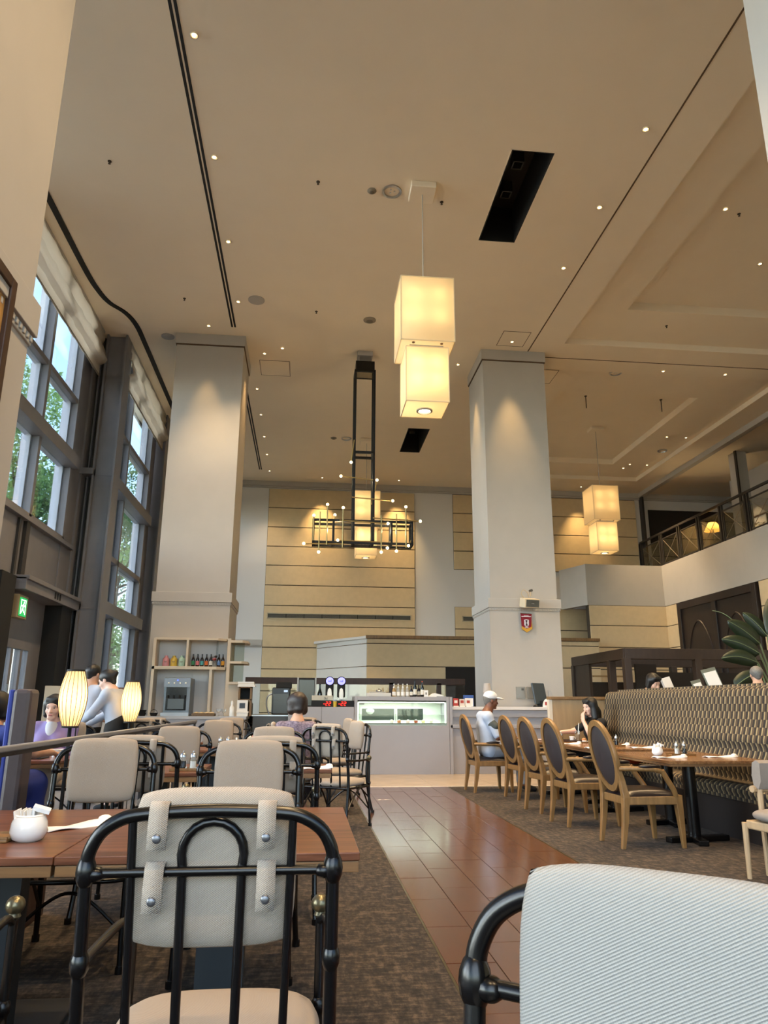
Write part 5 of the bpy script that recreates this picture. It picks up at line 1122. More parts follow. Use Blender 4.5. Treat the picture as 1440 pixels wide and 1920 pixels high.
# cashier counter things
mo = empty('monitor', (4.55, YF+.38, 1.185), math.radians(30), 'dark computer screen seen from behind on the cashier counter', 'monitor'); B('screen_back', mat('slate plastic', '#39444c', .4), mo, (-.17, .17, -.02, .02, .05, .46), bevel=.012, rot=(math.radians(-12), 0, 0)); B('stand', MATBLK, mo, (-.05, .05, -.06, .08, 0, .12), bevel=.006); B('foot', MATBLK, mo, (-.12, .12, -.08, .12, 0, .015))
ms_ = MB().ball((0, 0, .018), (.035, .055, .02), 14, 8).build('mouse', MATBLK, None, smooth=True, loc=(4.36, YF+.2, 1.185)); tag(ms_, 'black mouse on the cashier counter', 'mouse'); MB().tube(bez([(0, .05, .01), (.06, .12, .005), (.12, .1, .005)], 4), .003, 5).build('cable', MATBLK, ms_)
for k, (x, c, h, lab) in enumerate(((2.83, '#b33a34', .15, 'red payment card stand left of the capped man'), (2.95, '#d9cfc8', .14, 'white payment card stand with a red print'), (3.07, '#e2dfda', .15, 'white payment card stand nearest the cap'))):
    o = B('card_stand', mat('card '+c, c, .6), None, (x-.05, x+.05, YF+.22, YF+.23, 1.185, 1.185+h)); tag(o, lab, 'card stand'); B('foot', WCER, o, (x-.05, x+.05, YF+.19, YF+.27, 1.185, 1.20)); B('print', mat('print red', '#a8413a', .7) if k else PAPER, o, (x-.03, x+.03, YF+.217, YF+.22, 1.25, 1.30))
o = B('leaflet_box', mat('blue leaflet', '#37589a', .6), None, (3.02, 3.20, YF+.34, YF+.44, 1.185, 1.40)); tag(o, 'blue leaflet box behind the payment cards', 'box'); B('white_front', PAPER, o, (3.03, 3.19, YF+.335, YF+.34, 1.19, 1.34))
o = MB().prism([(4.58+.10*math.cos(t), 1.185+.02+.14*math.sin(t)) for t in [PI*i/10 for i in range(11)]]+[(4.48, 1.185), (4.68, 1.185)][::-1][1:]+[(4.68, 1.185)], YF+.10, YF+.12, 'y').build('notice_stand', WCER); tag(o, 'rounded white notice stand by the oak partition', 'notice'); B('notice_print', mat('print red', '#a8413a', .7), o, (4.52, 4.57, YF+.095, YF+.10, 1.22, 1.28), (4.60, 4.65, YF+.095, YF+.10, 1.22, 1.28))
o = MB().prism([(4.70, 1.19), (4.95, 1.19), (4.83, 1.32), (4.74, 1.50), (4.70, 1.50)], YF+.40, YF+.44, 'y').build('brochures', mat('brochure grey', '#a7a3a0', .6)); tag(o, 'grey brochures standing right of the computer screen', 'brochures'); B('holder', CGLASS, o, (4.68, 4.97, YF+.37, YF+.47, 1.185, 1.25)); b2 = B('brochure_shelf', CTR, None, (4.64, 5.1, YF+.2, YF+.62, 0, 1.185)); tag(b2, 'pale shelf end holding the brochures by the pillar', 'shelf'); B('edge', CTR, b2, (4.64, 5.11, YF+.19, YF+.2, 1.13, 1.185))
o = empty('small_lamp', (3.50, YF+.48, 1.185), 0, 'small lamp with a grey fabric shade above the white cap', 'lamp'); MB().lathe([(.05, 0), (.05, .01), (.008, .015), (.008, .32)], n=16).build('stem', CHROME, o, smooth=True); MB().lathe([(.085, .26), (.06, .44)], n=20, cap=False).build('shade', mat('grey shade', '#b6aea8', .8), o, smooth=True, fix=False)
# wall things on the right pillar
sp = empty('wall_speaker', (4.42, 14.40, 3.16), math.radians(10), 'small white speaker with a grey grille on the right pillar', 'speaker'); B('cabinet', mat('speaker cream', '#d9c7a8', .5), sp, (-.17, .15, -.22, .02, -.02, .16), bevel=.006, rot=(math.radians(12), 0, 0)); B('grille', mat('grille grey', '#4e4f4a', .6), sp, (-.14, .14, -.228, -.22, .0, .14), rot=(math.radians(12), 0, 0)); MB().tube(bez([(-.06, 0, .16), (-.14, -.03, .24), (-.10, -.05, .32), (.0, -.04, .26), (.04, 0, .18)], 5), .008, 6).build('cable', mat('cable cream', '#b9a888', .6), sp, smooth=True)
B('badge', CHROME, sp, (-.03, .03, -.232, -.229, .06, .075), rot=(math.radians(12), 0, 0))
cm_ = empty('ceiling_camera', (4.50, 14.42, 3.42), 0, 'small camera standing on the white wall speaker', 'camera'); MB().tube([(0, 0, -.06), (0, -.02, .04)], .012, 8).build('stem', mat('speaker cream', '#d9c7a8', .5), cm_); MB().tube([(0, -.10, .05), (0, .02, .06)], .026, 12).build('body', mat('camera dark', '#4a443a', .4), cm_, smooth=True)
pe = empty('red_pennant', (4.40, 14.46, 3.02), 0, 'red football pennant with gold fringe hanging on the right pillar', 'pennant'); PR = mat('pennant red', '#8d1220', .7); GO = mat('gold fringe', '#d09a2a', .6)
MB().prism([(-.115, 0), (.115, -.015), (.10, -.28), (0, -.325), (-.10, -.27)], -.006, 0, 'y').build('cloth', PR, pe); MB().prism([(-.10, -.26), (0, -.315), (.10, -.27), (.115, -.15), (.12, -.31), (0, -.385), (-.10, -.315)], -.012, -.002, 'y').build('fringe', GO, pe)
b = MB(); b.box(-.10, .10, -.012, -.006, -.075, -.055); b.box(-.05, .05, -.012, -.006, -.05, -.042); b.box(-.04, .04, -.012, -.006, -.285, -.275); b.box(-.025, .025, -.012, -.006, -.30, -.292); b.build('lettering', mat('pennant white', '#e4d3d4', .7), pe)
MB().prism([(-.05, -.13), (0, -.12), (.05, -.13), (.05, -.23), (.03, -.26), (0, -.27), (-.03, -.26), (-.05, -.23)], -.012, -.006, 'y').build('crest', mat('pennant white', '#e4d3d4', .7), pe); MB().prism([(-.022, -.14), (.022, -.14), (.004, -.195), (.022, -.25), (-.022, -.25), (-.004, -.195)], -.016, -.012, 'y').build('crest_mark', mat('crest dark', '#3a1016', .7), pe); MB().tube([(-.12, -.006, 0), (.12, -.006, -.012)], .006, 6).build('rod', BRASS, pe)
for k, x in enumerate((4.14, 4.36)):
    o = B('switch_plate', mat('switch grey', '#8f8d87', .4, .3), None, (x, x+.18, 14.47, 14.5, 1.34, 1.57), bevel=.004); tag(o, ['left', 'right'][k]+' grey switch plate on the right pillar above the cashier counter', 'switch'); B('display', mat('switch dark', '#55544e', .4), o, (x+.10, x+.15, 14.465, 14.47, 1.50, 1.54))
# ---- left pillar shelf unit with back bar
su = B('shelf_unit', mat('shelf white', '#d3d0cf', .6), None, (-2.80, -1.52, 14.47, 14.50, 1.0, 2.40)); tag(su, 'white and pale wood shelf unit on the front of the left pillar', 'shelf')
B('top_shelf', SHELFW, su, (-2.82, -1.66, 14.14, 14.48, 2.37, 2.41), bevel=.003); MB().prism([(-1.66, 14.14), (-1.52, 14.30), (-1.52, 14.48), (-1.66, 14.48)], 2.37, 2.41).build('top_shelf_corner', SHELFW, su)
B('middle_shelf', SHELFW, su, (-2.84, -1.66, 14.12, 14.48, 1.83, 1.885), bevel=.003); MB().prism([(-1.66, 14.12), (-1.52, 14.30), (-1.52, 14.48), (-1.66, 14.48)], 1.83, 1.885).build('middle_shelf_corner', SHELFW, su)
B('side_panel', SHELFW, su, (-2.84, -2.79, 14.12, 14.48, 1.0, 2.40)); B('divider', SHELFW, su, (-2.24, -2.20, 14.14, 14.48, 1.885, 2.37)); B('upright', SHELFW, su, (-1.79, -1.74, 14.14, 14.48, 1.0, 1.83)); B('glass_panel', CGLASS, su, (-1.69, -1.683, 14.16, 14.46, 1.885, 2.37))
cs = B('corner_shelf', SHELFW, None, (-1.50, -1.44, 14.3, 14.9, 1.0, 2.42)); tag(cs, 'stepped corner shelf with glass panes on the right side of the left pillar', 'shelf')
for z in (2.34, 1.95, 1.57): MB().prism([(-1.44, 14.25), (-1.22, 14.25), (-1.12, 14.4), (-1.12, 14.9), (-1.44, 14.9)], z, z+.045).build('shelf_board', SHELFW, cs)
for z0, z1 in ((1.615, 1.95), (1.995, 2.34)): B('pane', glass_mat('grey green glass', (.75, .80, .76), .3) if 'grey green glass' not in MATS else MATS['grey green glass'], cs, (-1.42, -1.18, 14.30, 14.31, z0, z1))
B('lower_panel', SHELFW, cs, (-1.44, -1.22, 14.3, 14.9, 1.0, 1.57))
bk = B('dispenser_counter', CTR, None, (-3.0, -1.05, 13.62, 14.46, 0, .95), bevel=.004); tag(bk, 'pale counter below the shelf unit carrying the drink dispenser', 'counter'); B('worktop', mat('grey worktop', '#a9abb0', .3), bk, (-3.02, -1.03, 13.60, 14.46, .95, 1.0), bevel=.004); B('dark_front', MATBLK, bk, (-2.98, -2.45, 13.60, 13.62, .2, .93))
# canisters, bottles
for k, (x, c, lab) in enumerate(((-2.62, '#c98a92', 'pink'), (-2.475, '#c9a945', 'yellow'), (-2.33, '#a9c4b0', 'pale green'))):
    o = empty('tea_canister', (x, 14.30, 1.885), 0, lab+' tea canister on the pillar shelf', 'canister', 'tea canisters'); mm = mat('tin '+c, c, .4)
    MB().lathe([(.058, 0), (.062, .01), (.062, .135), (.056, .15), (.03, .175), (.03, .185)], n=20).build('body', mm, o, smooth=True); MB().lathe([(.033, .18), (.033, .20), (.01, .205)], n=16).build('lid', mm, o, smooth=True); B('lettering', mat('tin ink', '#6c5a3c', .6), o, (-.028, .028, -.064, -.061, .09, .098), (-.02, .02, -.064, -.061, .075, .082))
cols = [('#2f7a55', 'green'), ('#c96f78', 'pink'), ('#4a9aa0', 'teal'), ('#d0672c', 'orange'), ('#dcd8cc', 'white'), ('#5f82b8', 'blue'), ('#c28a2a', 'amber')]
for k, (c, lab) in enumerate(cols): bottle(-2.12+k*.082 if k < 5 else -1.645+(k-5)*.075, 14.28, 1.885, .235, .032, BRG, c, 'brown beer bottle with a %s label on the pillar shelf' % lab, grp='beer bottles on the pillar shelf')
o = empty('goblet', (-1.72, 14.24, 1.885), 0, 'red filled goblet between the beer bottles on the pillar shelf', 'glass'); MB().lathe([(.035, 0), (.008, .008), (.006, .08), (.04, .11), (.05, .15), (.042, .19)], n=18, cap=False).build('bowl', CGLASS, o, smooth=True, fix=False); MB().ball((0, 0, .14), (.042, .042, .028), 12, 8).build('filling', mat('red filling', '#b03338', .5), o, smooth=True); MB().ball((.02, 0, .19), (.03, .03, .022), 10, 6).build('garnish', mat('dark garnish', '#2d1a1c', .6), o, smooth=True)
# drink dispenser
dp = B('drink_dispenser', mat('dull steel', '#80868b', .4, .6), None, (-2.52, -2.06, 13.80, 14.30, 1.03, 1.66), bevel=.008); tag(dp, 'stainless four nozzle drink dispenser on the left counter', 'dispenser'); B('window', mat('dispenser dark', '#10161c', .15), dp, (-2.48, -2.12, 13.785, 13.80, 1.10, 1.50)); MB().prism([(13.74, 1.50), (13.80, 1.50), (13.80, 1.67), (13.76, 1.66)], -2.52, -2.06, 'x').build('control_panel', MATS['dull steel'], dp); B('drip_tray', CHROME, dp, (-2.54, -2.05, 13.70, 13.80, 1.0, 1.06), bevel=.004)
for k in range(4):
    x = -2.44+k*.10; MB().cyl((x, 13.75), .014, 1.30, 1.36, 10).build('nozzle', MATBLK, dp, smooth=True); MB().ball((x, 13.735, 1.57), .016, 10, 6).build('knob', WCER, dp, smooth=True)
MB().ball((-2.285, 13.742, 1.62), .011, 10, 6).build('blue_light', mat('blue light', '#3a50ff', .4, emit='#3348ff', estr=3), dp, smooth=True); B('splash_back', mat('splash grey', '#5f6a70', .25), dp, (-2.44, -2.16, 13.778, 13.785, 1.12, 1.30))
for k, (x, lab) in enumerate(((-2.86, 'stacked black bowls left of the drink dispenser'), (-2.66, 'small black bowl with a handle before the drink dispenser'))):
    o = MB().lathe([(.05, 0), (.07, .05), (.072, .055), (.06, .045), (.001, .01)], n=18, cap=False).build('black_bowl', MATBLK, None, smooth=True, fix=False, loc=(x, 13.75, 1.0)); tag(o, lab, 'bowl'); MB().lathe([(.05, .05), (.075, .105), (.06, .10)], n=18, cap=False).build('upper_bowl', MATBLK, o, smooth=True, fix=False) if k == 0 else MB().tube([(.06*math.cos(t), 0, .05+.06*math.sin(t)) for t in [PI*i/8 for i in range(9)]], .004, 6).build('handle', MATBLK, o, smooth=True)
o = B('wicker_tray', mat('wicker', '#6f5b45', .8, var=.3, vscale=60), None, (-2.0, -1.60, 13.70, 13.95, 1.0, 1.05), bevel=.012); tag(o, 'brown tray of pale bread rolls right of the dispenser', 'tray')
for i in range(4): MB().ball((-1.93+i*.09, 13.82, 1.055), (.045, .06, .02), 12, 6).build('bread_roll', mat('bread', '#cdb893', .7), o, smooth=True)
for k, x in enumerate((-1.54, -1.45)):
    o = MB().lathe([(.035, 0), (.008, .006), (.006, .05), (.04, .08), (.045, .13)], n=18, cap=False).build('wine_glass', CGLASS, None, smooth=True, fix=False, loc=(x, 13.82, 1.0)); tag(o, ['left', 'right'][k]+' clear stemmed glass at the end of the bread tray', 'glass'); MB().lathe([(.034, .0), (.034, .003)], n=16).build('foot', CGLASS, o)
o = empty('spray_bottle', (-1.30, 13.72, 1.0), 0, 'white spray bottle at the right end of the dispenser counter', 'bottle'); MB().lathe([(.04, 0), (.042, .01), (.042, .15), (.02, .19), (.018, .21)], n=16).build('body', WCER, o, smooth=True); MB().lathe([(.022, .20), (.022, .24), (.012, .27)], n=12).build('nozzle', WCER, o, smooth=True)
o = B('photo_card', PAPER, None, (-1.22, -1.03, 13.80, 13.82, 1.08, 1.28)); tag(o, 'small white photo card on a box at the counter end', 'picture'); B('print', mat('photo ink', '#3f4a58', .6), o, (-1.175, -1.075, 13.795, 13.80, 1.14, 1.23)); o2 = B('white_box', WCER, None, (-1.22, -1.02, 13.78, 14.0, 1.0, 1.08), bevel=.004); tag(o2, 'low white box below the photo card', 'box'); B('lid', PAPER, o2, (-1.225, -1.015, 13.775, 14.005, 1.06, 1.085))
o = B('wooden_crate', LWOOD, None, (-1.22, -.98, 13.95, 14.2, 1.28, 1.30), (-1.22, -.98, 13.95, 14.2, 1.50, 1.52), (-1.22, -1.19, 13.95, 14.2, 1.0, 1.52), (-1.01, -.98, 13.95, 14.2, 1.0, 1.52)); tag(o, 'small open wooden crate behind the photo card', 'crate'); B('inside', MATBLK, o, (-1.19, -1.01, 14.18, 14.2, 1.30, 1.50))
o = B('paper_stack', PAPER, None, (-1.24, -.92, 13.93, 14.2, 1.52, 1.545), (-1.23, -.94, 13.94, 14.2, 1.55, 1.575), (-1.24, -.95, 13.93, 14.19, 1.58, 1.61)); tag(o, 'stack of white papers on the wooden crate', 'paper'); B('slip', mat('slip cream', '#d8ccb2', .8), o, (-1.22, -.93, 13.94, 14.18, 1.545, 1.55), (-1.22, -.95, 13.94, 14.18, 1.575, 1.58))
# ================================================================ TABLE THINGS
_mill = None
def mill(x, y, z, kind, label, grp='glass mills on the tables'):
    o = empty('pepper_mill', (x, y, z), 0, label, 'mill', grp)
    MB().lathe([(.028, 0), (.031, .006), (.031, .02), (.027, .028), (.029, .06), (.025, .085), (.018, .098)], n=18).build('glass_body', CGLASS, o, smooth=True)
    MB().lathe([(.022, .006), (.022, .055)], n=14).build('filling', mat('peppercorn', '#1b1715', .8) if kind else mat('salt white', '#dedad2', .8), o, smooth=True)
    MB().lathe([(.024, .085), (.024, .095), (.016, .112), (.005, .118)], n=16).build('dome_lid', CHROME, o, smooth=True); MB().ball((0, 0, .124), .007, 10, 6).build('knob', CHROME, o, smooth=True); return o
def sugar_pot(x, y, z, label, packets=True, s=1.0):
    o = empty('sugar_pot', (x, y, z), 0, label, 'pot')
    MB().lathe([(.036*s, 0), (.05*s, .008*s), (.06*s, .03*s), (.056*s, .06*s), (.046*s, .08*s), (.043*s, .084*s), (.041*s, .075*s), (.05*s, .03*s)], n=28, cap=False).build('bowl', WCER, o, smooth=True, fix=False); MB().lathe([(.047*s, .072*s), (.047*s, .079*s)], n=28, cap=False).build('gilt_band', mat('gilt', '#a8997a', .4, .4), o, fix=False)
    if packets:
        for i in range(9): B('sugar_packet', PAPER, o, (-.02, .02, -.0015, .0015, .03, .11), loc=(-.028+i*.007, .005*(i % 3), 0), rot=(random.uniform(-.15, .15), random.uniform(-.25, .1), random.uniform(1.2, 1.9)))
        B('sugar_packet', PAPER, o, (-.03, .03, -.015, .015, .085, .10), loc=(.008, .012, .02), rot=(.2, .3, .2))
    return o
def napkin(x, y, z, rz, label, w=.30, col=None):
    o = empty('napkin', (x, y, z), rz, label, 'napkin', 'folded white napkins'); b = MB(); n = 10
    for i in range(n+1):
        for j in range(5):
            u = i/n; v = j/4; b.v.append((-w/2+w*u, (-.05+.10*v)*(1-.25*u), .004+.012*math.sin(PI*v)*(.4+u*.9)+.006*math.sin(7*u+3*v)))
    b.f = [(i*5+j, (i+1)*5+j, (i+1)*5+j+1, i*5+j+1) for i in range(n) for j in range(4)]; q = b.build('fold', col or PAPER, o, smooth=True, fix=False); sd = q.modifiers.new('solid', 'SOLIDIFY'); sd.thickness = .004
    MB().ball((w/2-.02, 0, .02), (.03, .022, .016), 10, 6).build('knot', col or PAPER, o, smooth=True); return o
def tray(x, y, z, w, d, label, col=None):
    o = B('wooden_tray', col or LWOOD, None, (-w/2, w/2, -d/2, d/2, 0, .012), bevel=.004, loc=(x, y, z)); tag(o, label, 'tray'); B('rim', col or LWOOD, o, (-w/2, w/2, -d/2, -d/2+.01, .012, .02), (-w/2, w/2, d/2-.01, d/2, .012, .02)); return o
Z = .72
sugar_pot(-.985, 2.98, Z, 'white sugar pot full of paper packets on the nearest table', s=1.08)
napkin(-.90, 3.28, Z, .75, 'folded napkin leaning out behind the white sugar pot', .28); tray(-1.15, 3.0, Z, .22, .14, 'orange brown wooden tray at the left edge of the nearest table')
tr_ = tray(-.86, 5.92, Z, .26, .12, 'small wooden tray under the two pepper mills on the second table'); mill(-.90, 5.92, Z+.012, 1, 'left glass pepper mill on the second table, black filling'); mill(-.825, 5.92, Z+.012, 0, 'right glass salt mill on the second table, white filling')
napkin(.10, 6.05, Z, .3, 'crumpled white napkin near the corner of the aisle table', .26); o = B('small_pack', mat('pack yellow', '#9a9a52', .6), None, (-.06, -.01, 6.10, 6.13, Z, Z+.07)); tag(o, 'small upright yellowish pack on the aisle table', 'pack'); B('side', PAPER, o, (-.10, -.06, 6.10, 6.13, Z, Z+.05))
tray(-.86, 8.62, Z, .26, .14, 'small wooden tray under the mills on the third table'); mill(-.92, 8.62, Z+.012, 1, 'left glass mill beside the white teapot'); mill(-.84, 8.64, Z+.012, 0, 'right glass mill beside the white teapot')
tp = empty('teapot', (-.74, 8.55, Z), 0, 'round white lidded pot on the third table from the front', 'pot'); MB().lathe([(.04, 0), (.07, .02), (.078, .05), (.06, .085), (.03, .095)], n=24).build('body', WCER, tp, smooth=True); MB().lathe([(.045, .09), (.03, .105), (.008, .11), (.012, .125), (.001, .13)], n=18).build('lid', WCER, tp, smooth=True)
mill(-.84, 10.35, Z, 1, 'glass mill on the farthest left table'); sugar_pot(-.75, 10.4, Z, 'white sugar pot on the farthest left table', False, .9); o = MB().prism([(-.06, 0), (.06, 0), (0, .09)], -.05, .05, 'y').build('pink_napkin', mat('pink paper', '#d9a8a0', .8), None, loc=(-.68, 10.25, Z)); tag(o, 'pink folded napkin standing on the farthest left table', 'napkin'); MB().prism([(-.02, .01), (.05, 0), (.02, .06)], .05, .06, 'y').build('fold', PAPER, o)
# right tables
for k, (x, y) in enumerate(((3.62, 7.55), (3.62, 9.25))):
    nm = ['nearest', 'middle'][k]; sugar_pot(x, y, Z, 'white sugar pot on the %s banquette table' % nm, True, .95); tray(x+.22, y-.06, Z, .26, .13, 'small wooden tray on the %s banquette table' % nm); mill(x+.18, y-.06, Z+.012, 0, 'left glass mill on the %s banquette table' % nm); mill(x+.26, y-.06, Z+.012, 1, 'right glass mill on the %s banquette table' % nm)
napkin(3.55, 7.15, Z, .1, 'white napkin on the nearest banquette table, aisle side', .34); napkin(4.10, 7.20, Z, .1, 'white napkin on the nearest banquette table, wall side', .34); napkin(3.50, 8.80, Z, .1, 'white napkin on the middle banquette table, aisle side', .34); napkin(4.08, 8.85, Z, .1, 'white napkin on the middle banquette table, wall side', .34); napkin(3.48, 9.75, Z, .1, 'white napkin at the far end of the middle table, aisle side', .30); napkin(4.06, 9.45, Z, .1, 'white napkin beside the mills on the middle table, wall side', .20)
tray(3.70, 10.55, Z, .42, .30, 'dark tray with drinks before the woman in black', DWOOD)
for k, (x, y) in enumerate(((3.62, 10.60), (3.86, 10.48))):
    o = empty('iced_coffee', (x, y, Z+.012), 0, ['left', 'right'][k]+' iced coffee glass with a straw before the woman in black', 'drink'); MB().lathe([(.03, 0), (.036, .13)], n=18, cap=False).build('glass', CGLASS, o, smooth=True, fix=False); MB().lathe([(.027, .004), (.032, .085)], n=16).build('drink', mat('milk coffee', '#a58a70', .4), o, smooth=True); MB().tube([(.0, 0, .01), (-.05 if k == 0 else .03, 0, .24)], .005, 6).build('straw', WCER, o)
o = empty('cup', (3.76, 10.44, Z+.012), 0, 'white coffee cup between the iced drinks', 'cup'); MB().lathe([(.025, 0), (.036, .06), (.033, .058), (.022, .006)], n=18, cap=False).build('bowl', WCER, o, smooth=True, fix=False); MB().tube([(.035+.018*math.cos(t), 0, .032+.018*math.sin(t)) for t in [-1.5+3*i/8 for i in range(9)]], .004, 6).build('handle', WCER, o, smooth=True)
mill(3.60, 10.42, Z, 1, 'glass mill on the table of the woman in black')
o = MB().ball((0, 0, .022), (.032, .028, .024), 14, 8).build('egg', mat('brown egg', '#b3784c', .5), None, smooth=True, loc=(3.90, 10.34, Z+.008)); tag(o, 'brown egg on a plate before the woman in black', 'egg'); MB().lathe([(.02, -.004), (.03, 0), (.026, .012)], n=16, cap=False).build('egg_cup', WCER, o, smooth=True, fix=False)
o = MB().lathe([(.05, 0), (.09, .008), (.092, .01), (.05, .004)], n=24, cap=False).build('plate', WCER, None, smooth=True, fix=False, loc=(3.90, 10.36, Z)); tag(o, 'small white plate under the brown egg', 'plate'); MB().lathe([(.051, .001), (.055, .003)], n=24, cap=False).build('rim_line', mat('gilt', '#a8997a', .4, .4), o, fix=False)
o = MB().lathe([(.06, 0), (.10, .01), (.102, .012), (.06, .005)], n=24, cap=False).build('plate', WCER, None, smooth=True, fix=False, loc=(3.42, 10.75, Z)); tag(o, 'white plate with a pink napkin left of the iced drinks', 'plate'); B('pink_paper', mat('pink paper', '#d9a8a0', .8), o, (-.05, .05, -.03, .03, .01, .02))
bagm = mat('orange red bag', '#c04a24', .6, var=.2, vscale=8); o = empty('shoulder_bag', (4.30, 9.7, .47), .3, 'orange red bag lying on the banquette below the middle table', 'bag'); MB().ball((0, 0, .08), (.10, .18, .08), 16, 10).build('body', bagm, o, smooth=True); MB().tube(bez([(0, -.12, .13), (0, -.05, .2), (0, .05, .2), (0, .12, .13)], 5), .012, 8).build('handle', DWOOD, o, smooth=True)
# left people's table
o = MB().lathe([(.06, 0), (.11, .012), (.112, .015), (.06, .006)], n=24, cap=False).build('plate', WCER, None, smooth=True, fix=False, loc=(-2.62, 7.3, Z)); tag(o, 'white plate on the table beyond the rail', 'plate'); MB().ball((0, 0, .018), (.05, .05, .018), 12, 6).build('food', mat('tomato food', '#b5502e', .6), o, smooth=True)
o = MB().lathe([(.045, 0), (.055, .07), (.05, .068), (.04, .006)], n=20, cap=False).build('white_cup', WCER, None, smooth=True, fix=False, loc=(-2.28, 7.42, Z)); tag(o, 'white cup before the woman in lavender', 'cup'); MB().lathe([(.046, .055), (.05, .058)], n=16).build('drink', mat('milk coffee', '#a58a70', .4), o)
tray(-2.5, 7.25, Z, .34, .24, 'black tray on the table beyond the rail', MATBLK)

# ================================================================ BEHIND THE BANQUETTE
bo = empty('wooden_booth', (6.24, 14.0, 0), 0, 'dark brown wooden booth frame behind the striped banquette', 'booth'); BW = mat('booth wood', '#33241a', .5, var=.25, vscale=4, stretch=(5, 5, .6))
B('top_beam', BW, bo, (-.05, 5.2, -.06, .06, 2.10, 2.31), (-.06, .06, 0, 2.9, 2.10, 2.31), (5.1, 5.2, 0, 2.9, 2.10, 2.31), (-.05, 5.2, 2.8, 2.9, 2.10, 2.31), bevel=.008)
for (x, y) in ((0, 0), (1.45, 0), (2.9, 0), (4.3, 0), (5.15, 0), (0, .75), (0, 2.85), (2.4, 2.85), (5.15, 2.85)): B('post', BW, bo, (x-.07, x+.07, y-.07, y+.07, 0, 2.12), bevel=.006)
B('back_panel', MATS['deep brown void'], bo, (.06, 5.1, 2.82, 2.86, 0, 1.75)); B('side_panel', BW, bo, (-.03, .03, 1.9, 2.8, 0, 2.1)); B('low_panel', BW, bo, (.06, 5.1, -.03, .03, 0, 1.25)); B('dark_curtain', MATS['deep brown void'], bo, (.9, 1.38, 1.6, 1.66, 0, 2.1), (1.55, 4.0, 2.0, 2.06, 0, 1.95))
B('light_strip', mat('warm strip', '#8a744f', .6), bo, (.4, 1.3, 2.78, 2.81, 1.86, 1.90), (1.6, 2.8, 2.78, 2.81, 1.86, 1.90))
struct(B('floor_dais', mat('dais carpet', '#4a3a2a', .9), None, (4.88, 11.8, 4.9, 13.6, 0, .30)))
for k, (x, y, w, h, rz, lab) in enumerate(((5.42, 10.6, .17, .34, .35, 'white menu sheet standing left of the plant on the raised area'), (6.22, 11.2, .15, .30, .25, 'small white menu behind the framed menu'), (5.75, 9.9, .22, .40, .25, 'tall menu in a green grey folder right on top of the banquette line'))):
    o = B('menu_sheet', PAPER, None, (-w/2, w/2, -.004, .004, 0, h), loc=(x, y, 1.30 if k != 1 else 1.28), rot=(math.radians(-14), math.radians(-12), rz)); tag(o, lab, 'menu'); 
    if k: B('folder', mat('folder grey', '#6f7468', .6), o, (-w/2-.02, w/2+.02, .004, .012, -.02, h+.05))
    else: B('fold', PAPER, o, (-w/2, -w/2+.02, .004, .03, 0, h))
rt = B('raised_table', DWOOD, None, (5.15, 6.6, 9.6, 11.6, 1.24, 1.28), bevel=.006); tag(rt, 'dark ledge table behind the banquette that carries the menus', 'table'); B('support', DWOOD, rt, (5.5, 6.2, 10.4, 10.8, .30, 1.24))
o = MB().lathe([(.04, 0), (.05, .04), (.04, .08), (.018, .10), (.02, .12), (.001, .13)], n=18).build('white_jar', WCER, None, smooth=True, loc=(5.55, 10.35, 1.28)); tag(o, 'small white lidded jar peeking above the banquette', 'jar'); MB().lathe([(.042, .078), (.042, .084)], n=18).build('lid_line', mat('gilt', '#a8997a', .4, .4), o)
# plant with large paddle leaves
LFM = mat('paddle leaf green', '#1d2a17', .45, var=.25, vscale=9); STM = mat('leaf rib', '#5f6a48', .5)
pl = empty('paddle_leaf_plant', (7.75, 11.6, .3), 0, 'large dark green plant with paddle shaped leaves at the right edge', 'plant')
MB().lathe([(.20, 0), (.26, .35), (.24, .36), (.20, .34)], n=24).build('pot', mat('plant pot', '#3a332c', .6), pl, smooth=True)
def leaf(base, tip, width, droop, side=(0, -1, 0)):
    base = Vector(base); tip = Vector(tip); st = Vector((0, 0, .35)); n = 12; c = MB(); mid = []
    d = (tip-base); up = Vector((0, 0, 1)); sd = d.cross(Vector(side)).normalized()
    for i in range(n+1):
        t = i/n; p = base+d*t+up*(droop*math.sin(PI*t)); w = width*math.sin(PI*min(1, .06+t*.94))**.55*(1-.25*t) if 0 < i < n else .004; mid.append(p)
        c.v += [p+sd*w*.5+Vector((0, .03*w, 0)), p+Vector((0, -.012, 0)), p-sd*w*.5+Vector((0, .03*w, 0))]
    c.f = [(3*i+k, 3*i+3+k, 3*i+4+k, 3*i+1+k) for i in range(n) for k in (0, 1)]; o = c.build('leaf', LFM, pl, smooth=True, fix=False); q = o.modifiers.new('solid', 'SOLIDIFY'); q.thickness = .004
    MB().tube([p+Vector((0, -.016, 0)) for p in mid], .007, 5).build('midrib', STM, o, smooth=True)
    MB().tube(bez([st, (st*.5+base*.5)+Vector((0, 0, .25)), base], 6), .014, 6).build('leaf_stalk', STM, pl, smooth=True)
leaf((-.24, 0, 1.92), (-.80, -.05, 2.29), .34, .03); leaf((-.33, -.1, 1.75), (-.97, -.1, 1.98), .30, .05); leaf((-.45, -.2, 1.60), (-1.10, -.25, 1.66), .28, .06); leaf((-.90, -.2, 1.22), (-.46, -.2, 1.45), .26, .02)
leaf((-.06, .05, 2.05), (-.42, .1, 2.45), .26, .04); leaf((.0, 0, 2.0), (.15, .1, 2.75), .34, .05); leaf((.1, 0, 1.8), (.75, .1, 2.3), .34, .1); leaf((-.50, .2, 2.28), (-.85, .3, 2.5), .03, .05)
